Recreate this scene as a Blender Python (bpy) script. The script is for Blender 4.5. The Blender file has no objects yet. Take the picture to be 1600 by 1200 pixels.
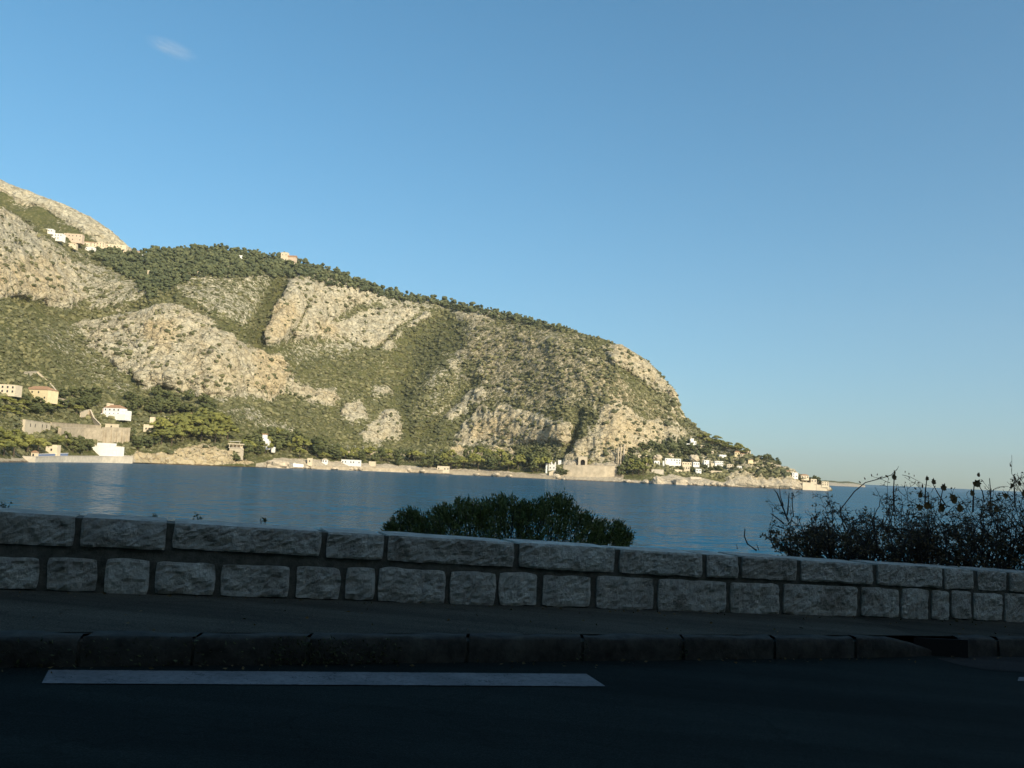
import bpy, math, random
import numpy as np
from mathutils import Vector, Matrix

random.seed(7)
RNG = np.random.default_rng(11)
R = math.radians
scene = bpy.context.scene
COL = scene.collection

# ------------------------------------------------------------------ camera
CAMZ, FPX = 11.0, 1350.0                 # height above the sea, focal length for a 1600 px wide frame
PITCH = math.atan(132.0 / FPX)
ROLL = math.atan(0.045)
_F = np.array([0, math.cos(PITCH), math.sin(PITCH)])
_R0 = np.array([1.0, 0, 0])
_U0 = np.array([0, -math.sin(PITCH), math.cos(PITCH)])
_R = _R0 * math.cos(ROLL) + _U0 * math.sin(ROLL)
_U = -_R0 * math.sin(ROLL) + _U0 * math.cos(ROLL)
cam_d = bpy.data.cameras.new('camera')
cam_d.sensor_width = 36.0
cam_d.lens = 36.0 * FPX / 1600.0
cam_d.clip_start = 0.05
cam_d.clip_end = 120000
cam = bpy.data.objects.new('camera', cam_d)
COL.objects.link(cam)
M = Matrix.Identity(4)
for i in range(3):
    M[i][0], M[i][1], M[i][2] = _R[i], _U[i], -_F[i]
M[2][3] = CAMZ
cam.matrix_world = M
scene.camera = cam

# ------------------------------------------------------------------ light
SUN_EL, SUN_AZ = R(27), R(139)           # azimuth clockwise from +Y
world = bpy.data.worlds.new('World')
scene.world = world
world.use_nodes = True
wn, wl = world.node_tree.nodes, world.node_tree.links
sky = wn.new('ShaderNodeTexSky')
sky.sky_type = 'NISHITA'
sky.sun_disc = False
sky.sun_elevation = SUN_EL
sky.sun_rotation = SUN_AZ
sky.altitude = 10
sky.air_density = 1.0
sky.dust_density = 2.1
sky.ozone_density = 2.7
# hazy clear day: the dome's gradient is flattened evenly all round, slightly more saturated
w_tc = wn.new('ShaderNodeTexCoord')
w_sp = wn.new('ShaderNodeSeparateXYZ')
w_cb = wn.new('ShaderNodeCombineXYZ')
w_mx = wn.new('ShaderNodeMath'); w_mx.operation = 'MAXIMUM'; w_mx.inputs[1].default_value = 0.0
w_ma = wn.new('ShaderNodeMath'); w_ma.operation = 'MULTIPLY_ADD'
w_ma.inputs[1].default_value = 0.84; w_ma.inputs[2].default_value = 0.042
w_no = wn.new('ShaderNodeVectorMath'); w_no.operation = 'NORMALIZE'
w_hs = wn.new('ShaderNodeHueSaturation')
w_hs.inputs['Hue'].default_value = 0.484; w_hs.inputs['Saturation'].default_value = 1.22
wl.new(w_tc.outputs['Generated'], w_sp.inputs[0])
wl.new(w_sp.outputs[0], w_cb.inputs[0]); wl.new(w_sp.outputs[1], w_cb.inputs[1])
wl.new(w_sp.outputs[2], w_mx.inputs[0]); wl.new(w_mx.outputs[0], w_ma.inputs[0]); wl.new(w_ma.outputs[0], w_cb.inputs[2])
wl.new(w_cb.outputs[0], w_no.inputs[0]); wl.new(w_no.outputs[0], sky.inputs[0])
wl.new(sky.outputs[0], w_hs.inputs['Color']); wl.new(w_hs.outputs[0], wn['Background'].inputs[0])
wn['Background'].inputs[1].default_value = 0.148
sd_ = bpy.data.lights.new('sun', 'SUN')
sd_.energy = 4.4
sd_.angle = R(0.5)
sd_.color = (1.0, 0.885, 0.63)
sun = bpy.data.objects.new('sun', sd_)
COL.objects.link(sun)
to_sun = Vector((math.sin(SUN_AZ) * math.cos(SUN_EL), math.cos(SUN_AZ) * math.cos(SUN_EL), math.sin(SUN_EL)))
sun.rotation_euler = to_sun.to_track_quat('Z', 'Y').to_euler()
sun.location = (-60, -60, 80)
vs = scene.view_settings
vs.view_transform = 'Standard'
vs.look = 'None'
vs.exposure = 0.2
vs.gamma = 1.0
vs.use_curve_mapping = False


# ------------------------------------------------------------------ helpers
def ray(x, y):
    x = np.asarray(x, float)[..., None]
    y = np.asarray(y, float)[..., None]
    return _F * FPX + _R * (x - 800.0) - _U * (y - 600.0)


def at(x, y, d):
    """point that is seen at (x, y) in the photograph, d metres in front of the viewpoint"""
    r = ray(x, y)
    p = r * (np.asarray(d, float) / r[..., 1])[..., None]
    p[..., 2] += CAMZ
    return p


def V3(a):
    return Vector((float(a[0]), float(a[1]), float(a[2])))


def hash3(ix, iy, iz, seed=0):
    h = (ix.astype(np.int64) * 374761393 + iy.astype(np.int64) * 668265263 + iz.astype(np.int64) * 2147483647 + seed * 974634781) & 0xFFFFFFFF
    h = ((h ^ (h >> 13)) * 1274126177) & 0xFFFFFFFF
    h = ((h ^ (h >> 16)) * 2246822519) & 0xFFFFFFFF
    h = h ^ (h >> 15)
    return (h & 0xFFFFFF) / float(0x7FFFFF) - 1.0


def vnoise(p, seed=0):
    p = np.asarray(p, float)
    i = np.floor(p).astype(np.int64)
    f = p - i
    u = f * f * f * (f * (f * 6 - 15) + 10)
    out = 0
    for dx in (0, 1):
        wx = u[..., 0] if dx else 1 - u[..., 0]
        for dy in (0, 1):
            wy = u[..., 1] if dy else 1 - u[..., 1]
            for dz in (0, 1):
                wz = u[..., 2] if dz else 1 - u[..., 2]
                out = out + wx * wy * wz * hash3(i[..., 0] + dx, i[..., 1] + dy, i[..., 2] + dz, seed)
    return out


def fbm(p, octaves=4, gain=0.5, seed=0, ridged=False):
    p = np.asarray(p, float)
    a, s, n = 1.0, 0.0, 0.0
    for k in range(octaves):
        v = vnoise(p * 2.03 ** k + 17.3 * k, seed + k)
        if ridged:
            v = 1 - 2 * np.abs(v)
        s = s + a * v
        n += a
        a *= gain
    return s / n


def sstep(a, b, x):
    t = np.clip((x - a) / (b - a), 0, 1)
    return t * t * (3 - 2 * t)


def mesh_np(name, verts, faces, mat=None, smooth=False):
    verts = np.asarray(verts, np.float32)
    faces = np.asarray(faces, np.int32)
    me = bpy.data.meshes.new(name)
    nf, k = faces.shape
    me.vertices.add(len(verts))
    me.vertices.foreach_set('co', verts.ravel())
    me.loops.add(nf * k)
    me.loops.foreach_set('vertex_index', faces.ravel())
    me.polygons.add(nf)
    me.polygons.foreach_set('loop_start', np.arange(0, nf * k, k, dtype=np.int32))
    me.polygons.foreach_set('use_smooth', np.full(nf, smooth, dtype=bool))
    me.update(calc_edges=True)
    if mat:
        me.materials.append(mat)
    return me


def set_attr(me, name, cols):
    a = me.color_attributes.new(name, 'FLOAT_COLOR', 'POINT')
    c = np.ones((len(me.vertices), 4), np.float32)
    c[:, :cols.shape[1]] = cols
    a.data.foreach_set('color', c.ravel())


class MB:
    """collects shapes into one mesh"""
    def __init__(self):
        self.v, self.f = [], []

    def add(self, vs, fs):
        o = len(self.v)
        self.v.extend([tuple(map(float, q)) for q in vs])
        self.f.extend([tuple(i + o for i in q) for q in fs])
        return self

    def box(self, x0, x1, y0, y1, z0, z1):
        return self.add([(x0, y0, z0), (x1, y0, z0), (x1, y1, z0), (x0, y1, z0), (x0, y0, z1), (x1, y0, z1), (x1, y1, z1), (x0, y1, z1)],
                        [(0, 3, 2, 1), (4, 5, 6, 7), (0, 1, 5, 4), (1, 2, 6, 5), (2, 3, 7, 6), (3, 0, 4, 7)])

    def hip(self, x0, x1, y0, y1, z0, z1, ridge=0.4):
        cx, cy = (x0 + x1) / 2, (y0 + y1) / 2
        l = (x1 - x0) / 2 * ridge
        return self.add([(x0, y0, z0), (x1, y0, z0), (x1, y1, z0), (x0, y1, z0), (cx - l, cy, z1), (cx + l, cy, z1)],
                        [(0, 1, 5, 4), (2, 3, 4, 5), (1, 2, 5), (3, 0, 4), (0, 3, 2, 1)])

    def tube(self, pts, rad, n=4):
        pts = [Vector(p) for p in pts]
        m = len(pts)
        rs = rad if hasattr(rad, '__len__') else [rad] * m
        o = len(self.v)
        for i, p in enumerate(pts):
            t = (pts[min(i + 1, m - 1)] - pts[max(i - 1, 0)])
            t = t.normalized() if t.length > 1e-9 else Vector((0, 0, 1))
            a = t.orthogonal().normalized()
            b = t.cross(a)
            for k in range(n):
                an = 2 * math.pi * k / n
                q = p + (a * math.cos(an) + b * math.sin(an)) * rs[i]
                self.v.append(tuple(q))
        for i in range(m - 1):
            for k in range(n):
                self.f.append((o + i * n + k, o + i * n + (k + 1) % n, o + (i + 1) * n + (k + 1) % n, o + (i + 1) * n + k))
        self.f.append(tuple(o + (m - 1) * n + k for k in range(n)))
        return self

    def mesh(self, name, mat=None, smooth=False):
        me = bpy.data.meshes.new(name)
        me.from_pydata(self.v, [], self.f)
        if smooth:
            for p in me.polygons:
                p.use_smooth = True
        if mat:
            me.materials.append(mat)
        me.update()
        return me


def obj(name, me, parent=None, loc=None):
    o = bpy.data.objects.new(name, me)
    COL.objects.link(o)
    if parent:
        o.parent = parent
    if loc is not None:
        o.location = loc
    return o


def tag(o, label=None, cat=None, group=None, kind=None):
    if label:
        o['label'] = label
    if cat:
        o['category'] = cat
    if group:
        o['group'] = group
    if kind:
        o['kind'] = kind
    return o


def empty(name, loc, rz=0.0):
    o = bpy.data.objects.new(name, None)
    o.empty_display_size = 0.2
    COL.objects.link(o)
    o.location = loc
    o.rotation_euler = (0, 0, rz)
    return o


# ------------------------------------------------------------------ materials
class NT:
    def __init__(self, name, rough=0.85, spec=0.3):
        self.m = bpy.data.materials.new(name)
        self.m.use_nodes = True
        self.n, self.l = self.m.node_tree.nodes, self.m.node_tree.links
        self.b = self.n['Principled BSDF']
        self.b.inputs['Roughness'].default_value = rough
        self.b.inputs['Specular IOR Level'].default_value = spec
        tc = self.n.new('ShaderNodeTexCoord')
        self.co = tc.outputs['Object']

    def noise(self, scale, detail=4, rough=0.6, vec=None):
        t = self.n.new('ShaderNodeTexNoise')
        t.inputs['Scale'].default_value = scale
        t.inputs['Detail'].default_value = detail
        t.inputs['Roughness'].default_value = rough
        self.l.new(vec or self.co, t.inputs['Vector'])
        return t.outputs['Fac']

    def stretch(self, sx, sy, sz):
        t = self.n.new('ShaderNodeMapping')
        t.inputs['Scale'].default_value = (sx, sy, sz)
        self.l.new(self.co, t.inputs['Vector'])
        return t.outputs[0]

    def ramp(self, fac, stops):
        t = self.n.new('ShaderNodeValToRGB')
        e = t.color_ramp.elements
        while len(e) < len(stops):
            e.new(0.5)
        for q, (p, c) in zip(e, stops):
            q.position = p
            q.color = (c, c, c, 1) if not hasattr(c, '__len__') else (*c, 1)
        self.l.new(fac, t.inputs[0])
        return t.outputs[0]

    def math(self, op, a, b=None, c=None, clamp=False):
        t = self.n.new('ShaderNodeMath')
        t.operation = op
        t.use_clamp = clamp
        for i, q in enumerate((a, b, c)):
            if q is None:
                continue
            if hasattr(q, 'node'):
                self.l.new(q, t.inputs[i])
            else:
                t.inputs[i].default_value = q
        return t.outputs[0]

    def mix(self, fac, a, b, mode='MIX'):
        t = self.n.new('ShaderNodeMix')
        t.data_type = 'RGBA'
        t.blend_type = mode
        for s, q in ((0, fac), (6, a), (7, b)):
            if hasattr(q, 'node'):
                self.l.new(q, t.inputs[s])
            elif hasattr(q, '__len__'):
                t.inputs[s].default_value = (*q, 1)
            else:
                t.inputs[s].default_value = q
        return t.outputs[2]

    def attr(self, name):
        t = self.n.new('ShaderNodeAttribute')
        t.attribute_name = name
        s = self.n.new('ShaderNodeSeparateColor')
        self.l.new(t.outputs['Color'], s.inputs[0])
        return s.outputs

    def objrand(self):
        return self.n.new('ShaderNodeObjectInfo').outputs['Random']

    def color(self, c):
        if hasattr(c, 'node'):
            self.l.new(c, self.b.inputs['Base Color'])
        else:
            self.b.inputs['Base Color'].default_value = (*c, 1)
        return self

    def bump(self, h, strength=0.4, dist=0.05):
        t = self.n.new('ShaderNodeBump')
        t.inputs['Strength'].default_value = strength
        t.inputs['Distance'].default_value = dist
        self.l.new(h, t.inputs['Height'])
        self.l.new(t.outputs[0], self.b.inputs['Normal'])
        return self


def plain(name, c, var=0.25, scale=1.0, rough=0.85, bump=0.0, bscale=None, dist=0.02):
    t = NT(name, rough)
    lo = tuple(q * (1 - var) for q in c)
    hi = tuple(min(1, q * (1 + var * 0.6)) for q in c)
    n = t.noise(scale, 6, 0.65)
    t.color(t.ramp(n, [(0.3, lo), (0.7, hi)]))
    if bump:
        t.bump(t.noise(bscale or scale * 4, 5, 0.7), bump, dist)
    return t.m


def leafmat(name, dark, light, var=0.5, trans=0.0):
    t = NT(name, 0.7, 0.25)
    a = t.attr('tone')
    f = t.math('ADD', t.math('MULTIPLY', a[0], 0.7), t.math('MULTIPLY', t.objrand(), 0.3))
    t.color(t.mix(f, dark, light))
    return t.m


# terrain: limestone, scrub, pale shore
def terrain_mat():
    t = NT('limestone_hillside', 0.95, 0.1)
    rock, warm, pale = t.attr('zones')
    n1 = t.noise(0.05, 7, 0.68)
    n2 = t.noise(0.22, 6, 0.7)
    n3 = t.noise(0.9, 4, 0.7)
    nv = t.noise(0.12, 5, 0.65, t.stretch(1, 1, 0.35))
    # scrub
    veg = t.ramp(n2, [(0.28, (0.066, 0.076, 0.028)), (0.45, (0.122, 0.126, 0.046)), (0.58, (0.180, 0.170, 0.076)), (0.75, (0.28, 0.245, 0.145))])
    veg = t.mix(t.ramp(n1, [(0.4, 0.0), (0.62, 0.55)]), veg, (0.075, 0.088, 0.034))
    veg = t.mix(t.math('MULTIPLY', t.math('SUBTRACT', warm, 0.3, clamp=True), 1.2), veg, (0.26, 0.22, 0.14))
    # rock
    rk = t.ramp(nv, [(0.28, (0.20, 0.185, 0.13)), (0.42, (0.42, 0.39, 0.285)), (0.55, (0.56, 0.52, 0.39)), (0.70, (0.68, 0.63, 0.475))])
    wv = t.math('ADD', warm, t.math('MULTIPLY_ADD', n1, 1.6, -0.95), clamp=True)
    rk = t.mix(t.math('MULTIPLY', wv, 0.75), rk, t.ramp(n2, [(0.3, (0.48, 0.36, 0.19)), (0.7, (0.72, 0.58, 0.34))]))
    wv_ = t.n.new('ShaderNodeVectorMath'); wv_.operation = 'MULTIPLY_ADD'
    nw = t.n.new('ShaderNodeTexNoise'); nw.inputs['Scale'].default_value = 0.07; nw.inputs['Detail'].default_value = 5
    t.l.new(t.co, nw.inputs['Vector'])
    t.l.new(nw.outputs['Color'], wv_.inputs[0]); wv_.inputs[1].default_value = (22, 22, 22); t.l.new(t.co, wv_.inputs[2])
    mp = t.n.new('ShaderNodeMapping'); mp.inputs['Rotation'].default_value = (0, R(28), 0); mp.inputs['Scale'].default_value = (0.05, 0.05, 0.13)
    t.l.new(wv_.outputs[0], mp.inputs['Vector'])
    vo = t.n.new('ShaderNodeTexVoronoi'); vo.feature = 'DISTANCE_TO_EDGE'; vo.inputs['Scale'].default_value = 1.0
    t.l.new(mp.outputs[0], vo.inputs['Vector'])
    fis = t.ramp(vo.outputs['Distance'], [(0.0, 0.45), (0.055, 1.0)])
    crack = t.mix(1.0, t.ramp(t.noise(0.35, 8, 0.75), [(0.38, 0.58), (0.48, 1.0)]), fis, 'MULTIPLY')
    rk = t.mix(1.0, rk, crack, 'MULTIPLY')
    s = t.math('ADD', rock, t.math('MULTIPLY', t.math('SUBTRACT', n2, 0.5), 1.5))
    s = t.math('ADD', s, t.math('MULTIPLY', t.math('SUBTRACT', n3, 0.5), 0.5))
    fac = t.ramp(s, [(0.42, 0.0), (0.56, 1.0)])
    c = t.mix(fac, veg, rk)
    pl = t.ramp(t.noise(0.4, 6, 0.7), [(0.3, (0.34, 0.28, 0.19)), (0.55, (0.55, 0.48, 0.36)), (0.75, (0.66, 0.60, 0.48))])
    pf = t.ramp(t.math('ADD', pale, t.math('MULTIPLY', t.math('SUBTRACT', n2, 0.5), 0.7)), [(0.42, 0.0), (0.55, 1.0)])
    c = t.mix(pf, c, pl)
    # dark wet band at the waterline
    g = t.n.new('ShaderNodeNewGeometry')
    sp = t.n.new('ShaderNodeSeparateXYZ')
    t.l.new(g.outputs['Position'], sp.inputs[0])
    wet = t.ramp(t.math('ADD', t.math('MULTIPLY', sp.outputs[2], 0.25), t.math('MULTIPLY', t.math('SUBTRACT', n2, 0.5), 0.8)), [(0.12, 1.0), (0.3, 0.0)])
    c = t.mix(t.math('MULTIPLY', wet, 0.8), c, (0.10, 0.065, 0.035))
    t.color(c)
    hb_ = t.math('ADD', t.math('ADD', n2, t.math('MULTIPLY', n3, 0.6)), t.math('MULTIPLY', t.math('MINIMUM', vo.outputs['Distance'], 0.15), 2.2))
    t.bump(hb_, 1.0, 3.0)
    return t.m


M_TERRAIN = terrain_mat()
M_STONE = None


def stone_mat():
    t = NT('rough_grey_limestone_block', 0.9, 0.25)
    r = t.objrand()
    n = t.noise(9, 8, 0.7)
    n2 = t.noise(38, 6, 0.75)
    n0 = t.noise(2.2, 4, 0.6)
    c = t.ramp(n, [(0.30, (0.24, 0.24, 0.225)), (0.5, (0.50, 0.52, 0.465)), (0.70, (0.75, 0.77, 0.69))])
    c = t.mix(t.ramp(n0, [(0.48, 0.0), (0.7, 0.6)]), c, (0.26, 0.24, 0.19))
    c = t.mix(t.ramp(n2, [(0.3, 0.55), (0.42, 0.0)]), c, (0.10, 0.10, 0.09))
    c = t.mix(t.math('MULTIPLY', r, 0.45), c, (0.30, 0.285, 0.25))
    c = t.mix(t.ramp(t.noise(4.5, 6, 0.7), [(0.55, 0.0), (0.68, 0.75)]), c, (0.12, 0.118, 0.095))
    t.color(c)
    t.bump(t.math('ADD', n, t.math('MULTIPLY', n2, 0.8)), 1.0, 0.03)
    return t.m


M_STONE = stone_mat()
M_MORTAR = plain('dark_mossy_mortar', (0.105, 0.108, 0.09), 0.5, 12, 0.95, 0.8, 60, 0.01)
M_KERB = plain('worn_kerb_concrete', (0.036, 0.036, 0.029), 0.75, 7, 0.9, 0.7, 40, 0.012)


def asphalt(name, c, var=0.35, patches=0.3):
    t = NT(name, 0.9, 0.06)
    n = t.noise(0.9, 6, 0.65)
    g = t.noise(85, 4, 0.85)
    s = t.noise(24, 4, 0.8)
    c1 = t.ramp(n, [(0.3, tuple(q * (1 - var) for q in c)), (0.7, tuple(q * (1 + var) for q in c))])
    c2 = t.mix(t.ramp(g, [(0.42, 0.0), (0.72, 0.9)]), c1, tuple(q * 4.2 for q in c))
    c2 = t.mix(t.ramp(s, [(0.56, 0.0), (0.72, 0.7)]), c2, tuple(q * 3.0 for q in c))
    st = t.ramp(t.noise(1.0, 5, 0.65, t.stretch(0.12, 1.7, 1)), [(0.35, 0.6), (0.65, 1.25)])
    c2 = t.mix(1.0, c2, st, 'MULTIPLY')
    # hairline cracks and tar seams
    nw = t.n.new('ShaderNodeTexNoise'); nw.inputs['Scale'].default_value = 1.3; nw.inputs['Detail'].default_value = 6
    t.l.new(t.co, nw.inputs['Vector'])
    wv = t.n.new('ShaderNodeVectorMath'); wv.operation = 'MULTIPLY_ADD'; wv.inputs[1].default_value = (1.1, 1.1, 1.1)
    t.l.new(nw.outputs['Color'], wv.inputs[0]); t.l.new(t.co, wv.inputs[2])
    vo = t.n.new('ShaderNodeTexVoronoi'); vo.feature = 'DISTANCE_TO_EDGE'; vo.inputs['Scale'].default_value = 0.55
    t.l.new(wv.outputs[0], vo.inputs['Vector'])
    c2 = t.mix(1.0, c2, t.ramp(vo.outputs['Distance'], [(0.0, 0.72), (0.010, 1.0)]), 'MULTIPLY')
    t.color(c2)
    t.bump(g, 0.7, 0.008)
    return t.m


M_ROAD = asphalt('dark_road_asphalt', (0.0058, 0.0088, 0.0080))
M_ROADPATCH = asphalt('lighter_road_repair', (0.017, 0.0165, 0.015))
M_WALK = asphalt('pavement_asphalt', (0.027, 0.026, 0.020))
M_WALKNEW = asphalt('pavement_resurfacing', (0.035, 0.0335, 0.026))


def paint_mat():
    t = NT('worn_white_road_paint', 0.8, 0.1)
    n = t.noise(26, 7, 0.8)
    n2 = t.noise(2.2, 5, 0.65)
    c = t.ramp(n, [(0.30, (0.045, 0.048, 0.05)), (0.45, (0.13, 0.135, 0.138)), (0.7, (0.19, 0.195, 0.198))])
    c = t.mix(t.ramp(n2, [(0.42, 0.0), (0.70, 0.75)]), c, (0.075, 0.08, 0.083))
    # worn through to the asphalt in places
    w = t.math('ADD', t.math('MULTIPLY', t.noise(60, 4, 0.8), 0.6), t.math('MULTIPLY', t.noise(5, 5, 0.7), 0.55))
    t.color(t.mix(t.ramp(w, [(0.655, 0.0), (0.69, 1.0)]), c, (0.012, 0.0135, 0.014)))
    return t.m


M_PAINT = paint_mat()


def sea_mat():
    t = NT('sea_water', 0.14, 0.5)
    t.b.inputs['IOR'].default_value = 1.33
    t.color((0.012, 0.070, 0.130))
    # wave facets: slopes from noise, so the far water keeps its chop
    def slopes(scale, amp, sx, sy, det):
        n = t.n.new('ShaderNodeTexNoise')
        n.inputs['Scale'].default_value = scale
        n.inputs['Detail'].default_value = det
        n.inputs['Roughness'].default_value = 0.6
        t.l.new(t.stretch(sx, sy, 1), n.inputs['Vector'])
        v = t.n.new('ShaderNodeVectorMath'); v.operation = 'SUBTRACT'
        v.inputs[1].default_value = (0.5, 0.5, 0.5)
        t.l.new(n.outputs['Color'], v.inputs[0])
        w = t.n.new('ShaderNodeVectorMath'); w.operation = 'MULTIPLY'
        w.inputs[1].default_value = (amp * 0.7, amp, 0)
        t.l.new(v.outputs[0], w.inputs[0])
        return w.outputs[0]
    vec = None
    for args in ((0.9, 0.85, 0.45, 1.0, 3), (0.10, 0.42, 0.35, 1.0, 3), (0.012, 0.12, 0.3, 1.0, 2)):
        q = slopes(*args)
        if vec is None:
            vec = q
        else:
            ad = t.n.new('ShaderNodeVectorMath'); ad.operation = 'ADD'
            t.l.new(vec, ad.inputs[0]); t.l.new(q, ad.inputs[1])
            vec = ad.outputs[0]
    ad = t.n.new('ShaderNodeVectorMath'); ad.operation = 'ADD'
    ad.inputs[1].default_value = (0, 0, 1)
    t.l.new(vec, ad.inputs[0])
    nm = t.n.new('ShaderNodeVectorMath'); nm.operation = 'NORMALIZE'
    t.l.new(ad.outputs[0], nm.inputs[0])
    # steep little facets hide much of the mirror-like grazing reflection: weaken it against the water body
    t.n.remove(t.b)
    df = t.n.new('ShaderNodeBsdfDiffuse'); df.inputs['Color'].default_value = (0.004, 0.072, 0.140, 1)
    gl = t.n.new('ShaderNodeBsdfGlossy'); gl.inputs['Roughness'].default_value = 0.12; gl.inputs['Color'].default_value = (1, 1, 1, 1)
    fr_ = t.n.new('ShaderNodeFresnel'); fr_.inputs['IOR'].default_value = 1.33
    for s_ in (df.inputs['Normal'], gl.inputs['Normal'], fr_.inputs['Normal']):
        t.l.new(nm.outputs[0], s_)
    mx = t.n.new('ShaderNodeMixShader')
    t.l.new(t.math('MULTIPLY', fr_.outputs[0], 0.31), mx.inputs[0])
    t.l.new(df.outputs[0], mx.inputs[1]); t.l.new(gl.outputs[0], mx.inputs[2])
    t.l.new(mx.outputs[0], t.n['Material Output'].inputs['Surface'])
    return t.m


M_SEA = sea_mat()

# ------------------------------------------------------------------ sea, far land
s_ = 60000.0
m = MB()
m.add([(-s_, -400, 0), (s_, -400, 0), (s_, s_, 0), (-s_, s_, 0)], [(0, 1, 2, 3)])
tag(obj('sea', m.mesh('sea', M_SEA)), 'blue bay water stretching to the horizon', kind='structure')

# ------------------------------------------------------------------ headland terrain
SHORE = [(-260, 470), (0, 560), (60, 650), (100, 705), (200, 850), (300, 850), (400, 940), (500, 1020), (640, 1110), (750, 1105), (870, 1080),
         (950, 1080), (1030, 1085), (1140, 1150), (1200, 1160), (1300, 1195)]
SKYL = [(-260, 250), (-60, 305), (0, 322), (20, 331), (60, 354), (100, 370), (150, 388), (200, 396), (232, 394), (300, 391), (340, 390), (390, 395), (440, 404),
        (500, 418), (550, 435), (600, 455), (650, 467), (700, 475), (750, 482), (800, 491), (850, 504), (900, 519), (940, 529), (970, 540),
        (1000, 556), (1030, 581), (1040, 595), (1050, 606), (1060, 634), (1068, 649), (1090, 668), (1110, 684), (1140, 699), (1170, 712),
        (1200, 725), (1225, 732), (1250, 742), (1275, 751), (1291, 756), (1300, 765)]
KEYS = {
    -260: [(705, .3), (600, .4), (465, .5), (250, 1.2)],
    0: [(712, .3), (660, .35), (600, .4), (465, .5), (322, 1.3)],
    130: [(712, .3), (690, .6), (660, .3), (600, .45), (510, .55), (480, .9), (430, .8), (378, .6)],
    250: [(705, 1.2), (690, .4), (650, .4), (615, .5), (470, 1.2), (440, .5), (390, .45)],
    350: [(705, 1.2), (690, .35), (625, .5), (500, 1.1), (430, .7), (385, .45)],
    440: [(715, .4), (690, .3), (620, .5), (560, 1.2), (535, .8), (440, 1.5), (400, .45)],
    530: [(722, .5), (700, .25), (640, .5), (540, .7), (445, 1.3), (425, .45)],
    620: [(728, .6), (705, .2), (690, .4), (640, .9), (540, .7), (470, 1.0), (455, .45)],
    720: [(735, .6), (705, .2), (690, .5), (640, 1.), (490, .85), (470, .5)],
    800: [(736, .6), (712, .2), (690, .6), (645, 1.8), (520, .9), (485, .5)],
    880: [(745, .5), (722, .3), (700, .9), (650, 1.8), (540, .9), (505, .5)],
    960: [(748, .4), (725, .35), (640, 1.8), (560, .9), (530, .5)],
    1030: [(752, .6), (715, .3), (690, .5), (650, 1.1), (600, 1.1), (575, .8)],
    1090: [(756, .8), (715, .4), (690, .5), (660, .7)],
    1160: [(752, 1.5), (715, .7), (700, .4)],
    1230: [(735, 1.4), (725, .4)],
    1300: [(760, 1.5), (745, .5)],
}


def shore_y(x, d):
    # row at which the sea level point at distance d shows (solve by iteration)
    lo, hi = np.full_like(x, 500.0), np.full_like(x, 1100.0)
    for _ in range(40):
        mid = (lo + hi) / 2
        z = at(x, mid, d)[..., 2]
        lo, hi = np.where(z > 0, mid, lo), np.where(z > 0, hi, mid)
    return (lo + hi) / 2


NC, NR = 960, 300
GX = np.linspace(-260, 1300, NC)
d_shore = np.interp(GX, *zip(*SHORE))
kern = np.hanning(25)
kern /= kern.sum()
d_shore = np.convolve(np.pad(d_shore, 12, mode='edge'), kern, 'valid')
y_shore = shore_y(GX, d_shore)
y_sky = np.interp(GX, *zip(*SKYL))
y_sky = np.minimum(y_sky, y_shore - 2.0)
VV = np.linspace(0, 1, NR) ** 1.12
GY = y_shore[None, :] + (y_sky - y_shore)[None, :] * VV[:, None]


def hor_y(x):
    return 732 + 0.045 * (x - 800)


# distances along each measured section, then loft between the sections
kx = sorted(KEYS)
sect = []
for x in kx:
    c = int(np.argmin(np.abs(GX - x)))
    ys = GY[:, c]
    segs = KEYS[x]
    d = d_shore[c]
    out = [d]
    for r in range(1, NR):
        ym = 0.5 * (ys[r] + ys[r - 1])
        tn = segs[-1][1]
        for yb, tt in segs:
            if ym > yb:
                tn = tt
                break
        e = (hor_y(x) - ym) / FPX
        d += d * (ys[r - 1] - ys[r]) / FPX / max(0.12, tn - e)
        out.append(d)
    out = np.array(out)
    k2 = np.hanning(15); k2 /= k2.sum()
    sm = np.convolve(np.pad(out, 7, mode='edge'), k2, 'valid')
    sm[:7] = out[:7]; sm[-7:] = out[-7:]
    sect.append(sm)
sect = np.array(sect)
DD = np.empty((NR, NC))
for r in range(NR):
    DD[r] = np.interp(GX, kx, sect[:, r])
k3 = np.hanning(31); k3 /= k3.sum()
DD = np.apply_along_axis(lambda q: np.convolve(np.pad(q, 15, mode='edge'), k3, 'valid'), 1, DD)
DD[0] = d_shore
XX = np.broadcast_to(GX[None, :], GY.shape)


def sdist(poly, x, y):
    """signed distance to a polygon, positive inside"""
    p = np.array(poly, float)
    best = np.full(x.shape, 1e9)
    ins = np.zeros(x.shape, bool)
    for a, b in zip(p, np.roll(p, -1, 0)):
        ex, ey = b - a
        t = np.clip(((x - a[0]) * ex + (y - a[1]) * ey) / (ex * ex + ey * ey + 1e-9), 0, 1)
        best = np.minimum(best, np.hypot(x - a[0] - t * ex, y - a[1] - t * ey))
        cr = ((a[1] > y) != (b[1] > y)) & (x < (b[0] - a[0]) * (y - a[1]) / (b[1] - a[1] + 1e-12) + a[0])
        ins ^= cr
    return np.where(ins, best, -best)


def ldist(line, x, y):
    best = np.full(x.shape, 1e9)
    for a, b in zip(line[:-1], line[1:]):
        ex, ey = b[0] - a[0], b[1] - a[1]
        t = np.clip(((x - a[0]) * ex + (y - a[1]) * ey) / (ex * ex + ey * ey), 0, 1)
        best = np.minimum(best, np.hypot(x - a[0] - t * ex, y - a[1] - t * ey))
    return best


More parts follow.
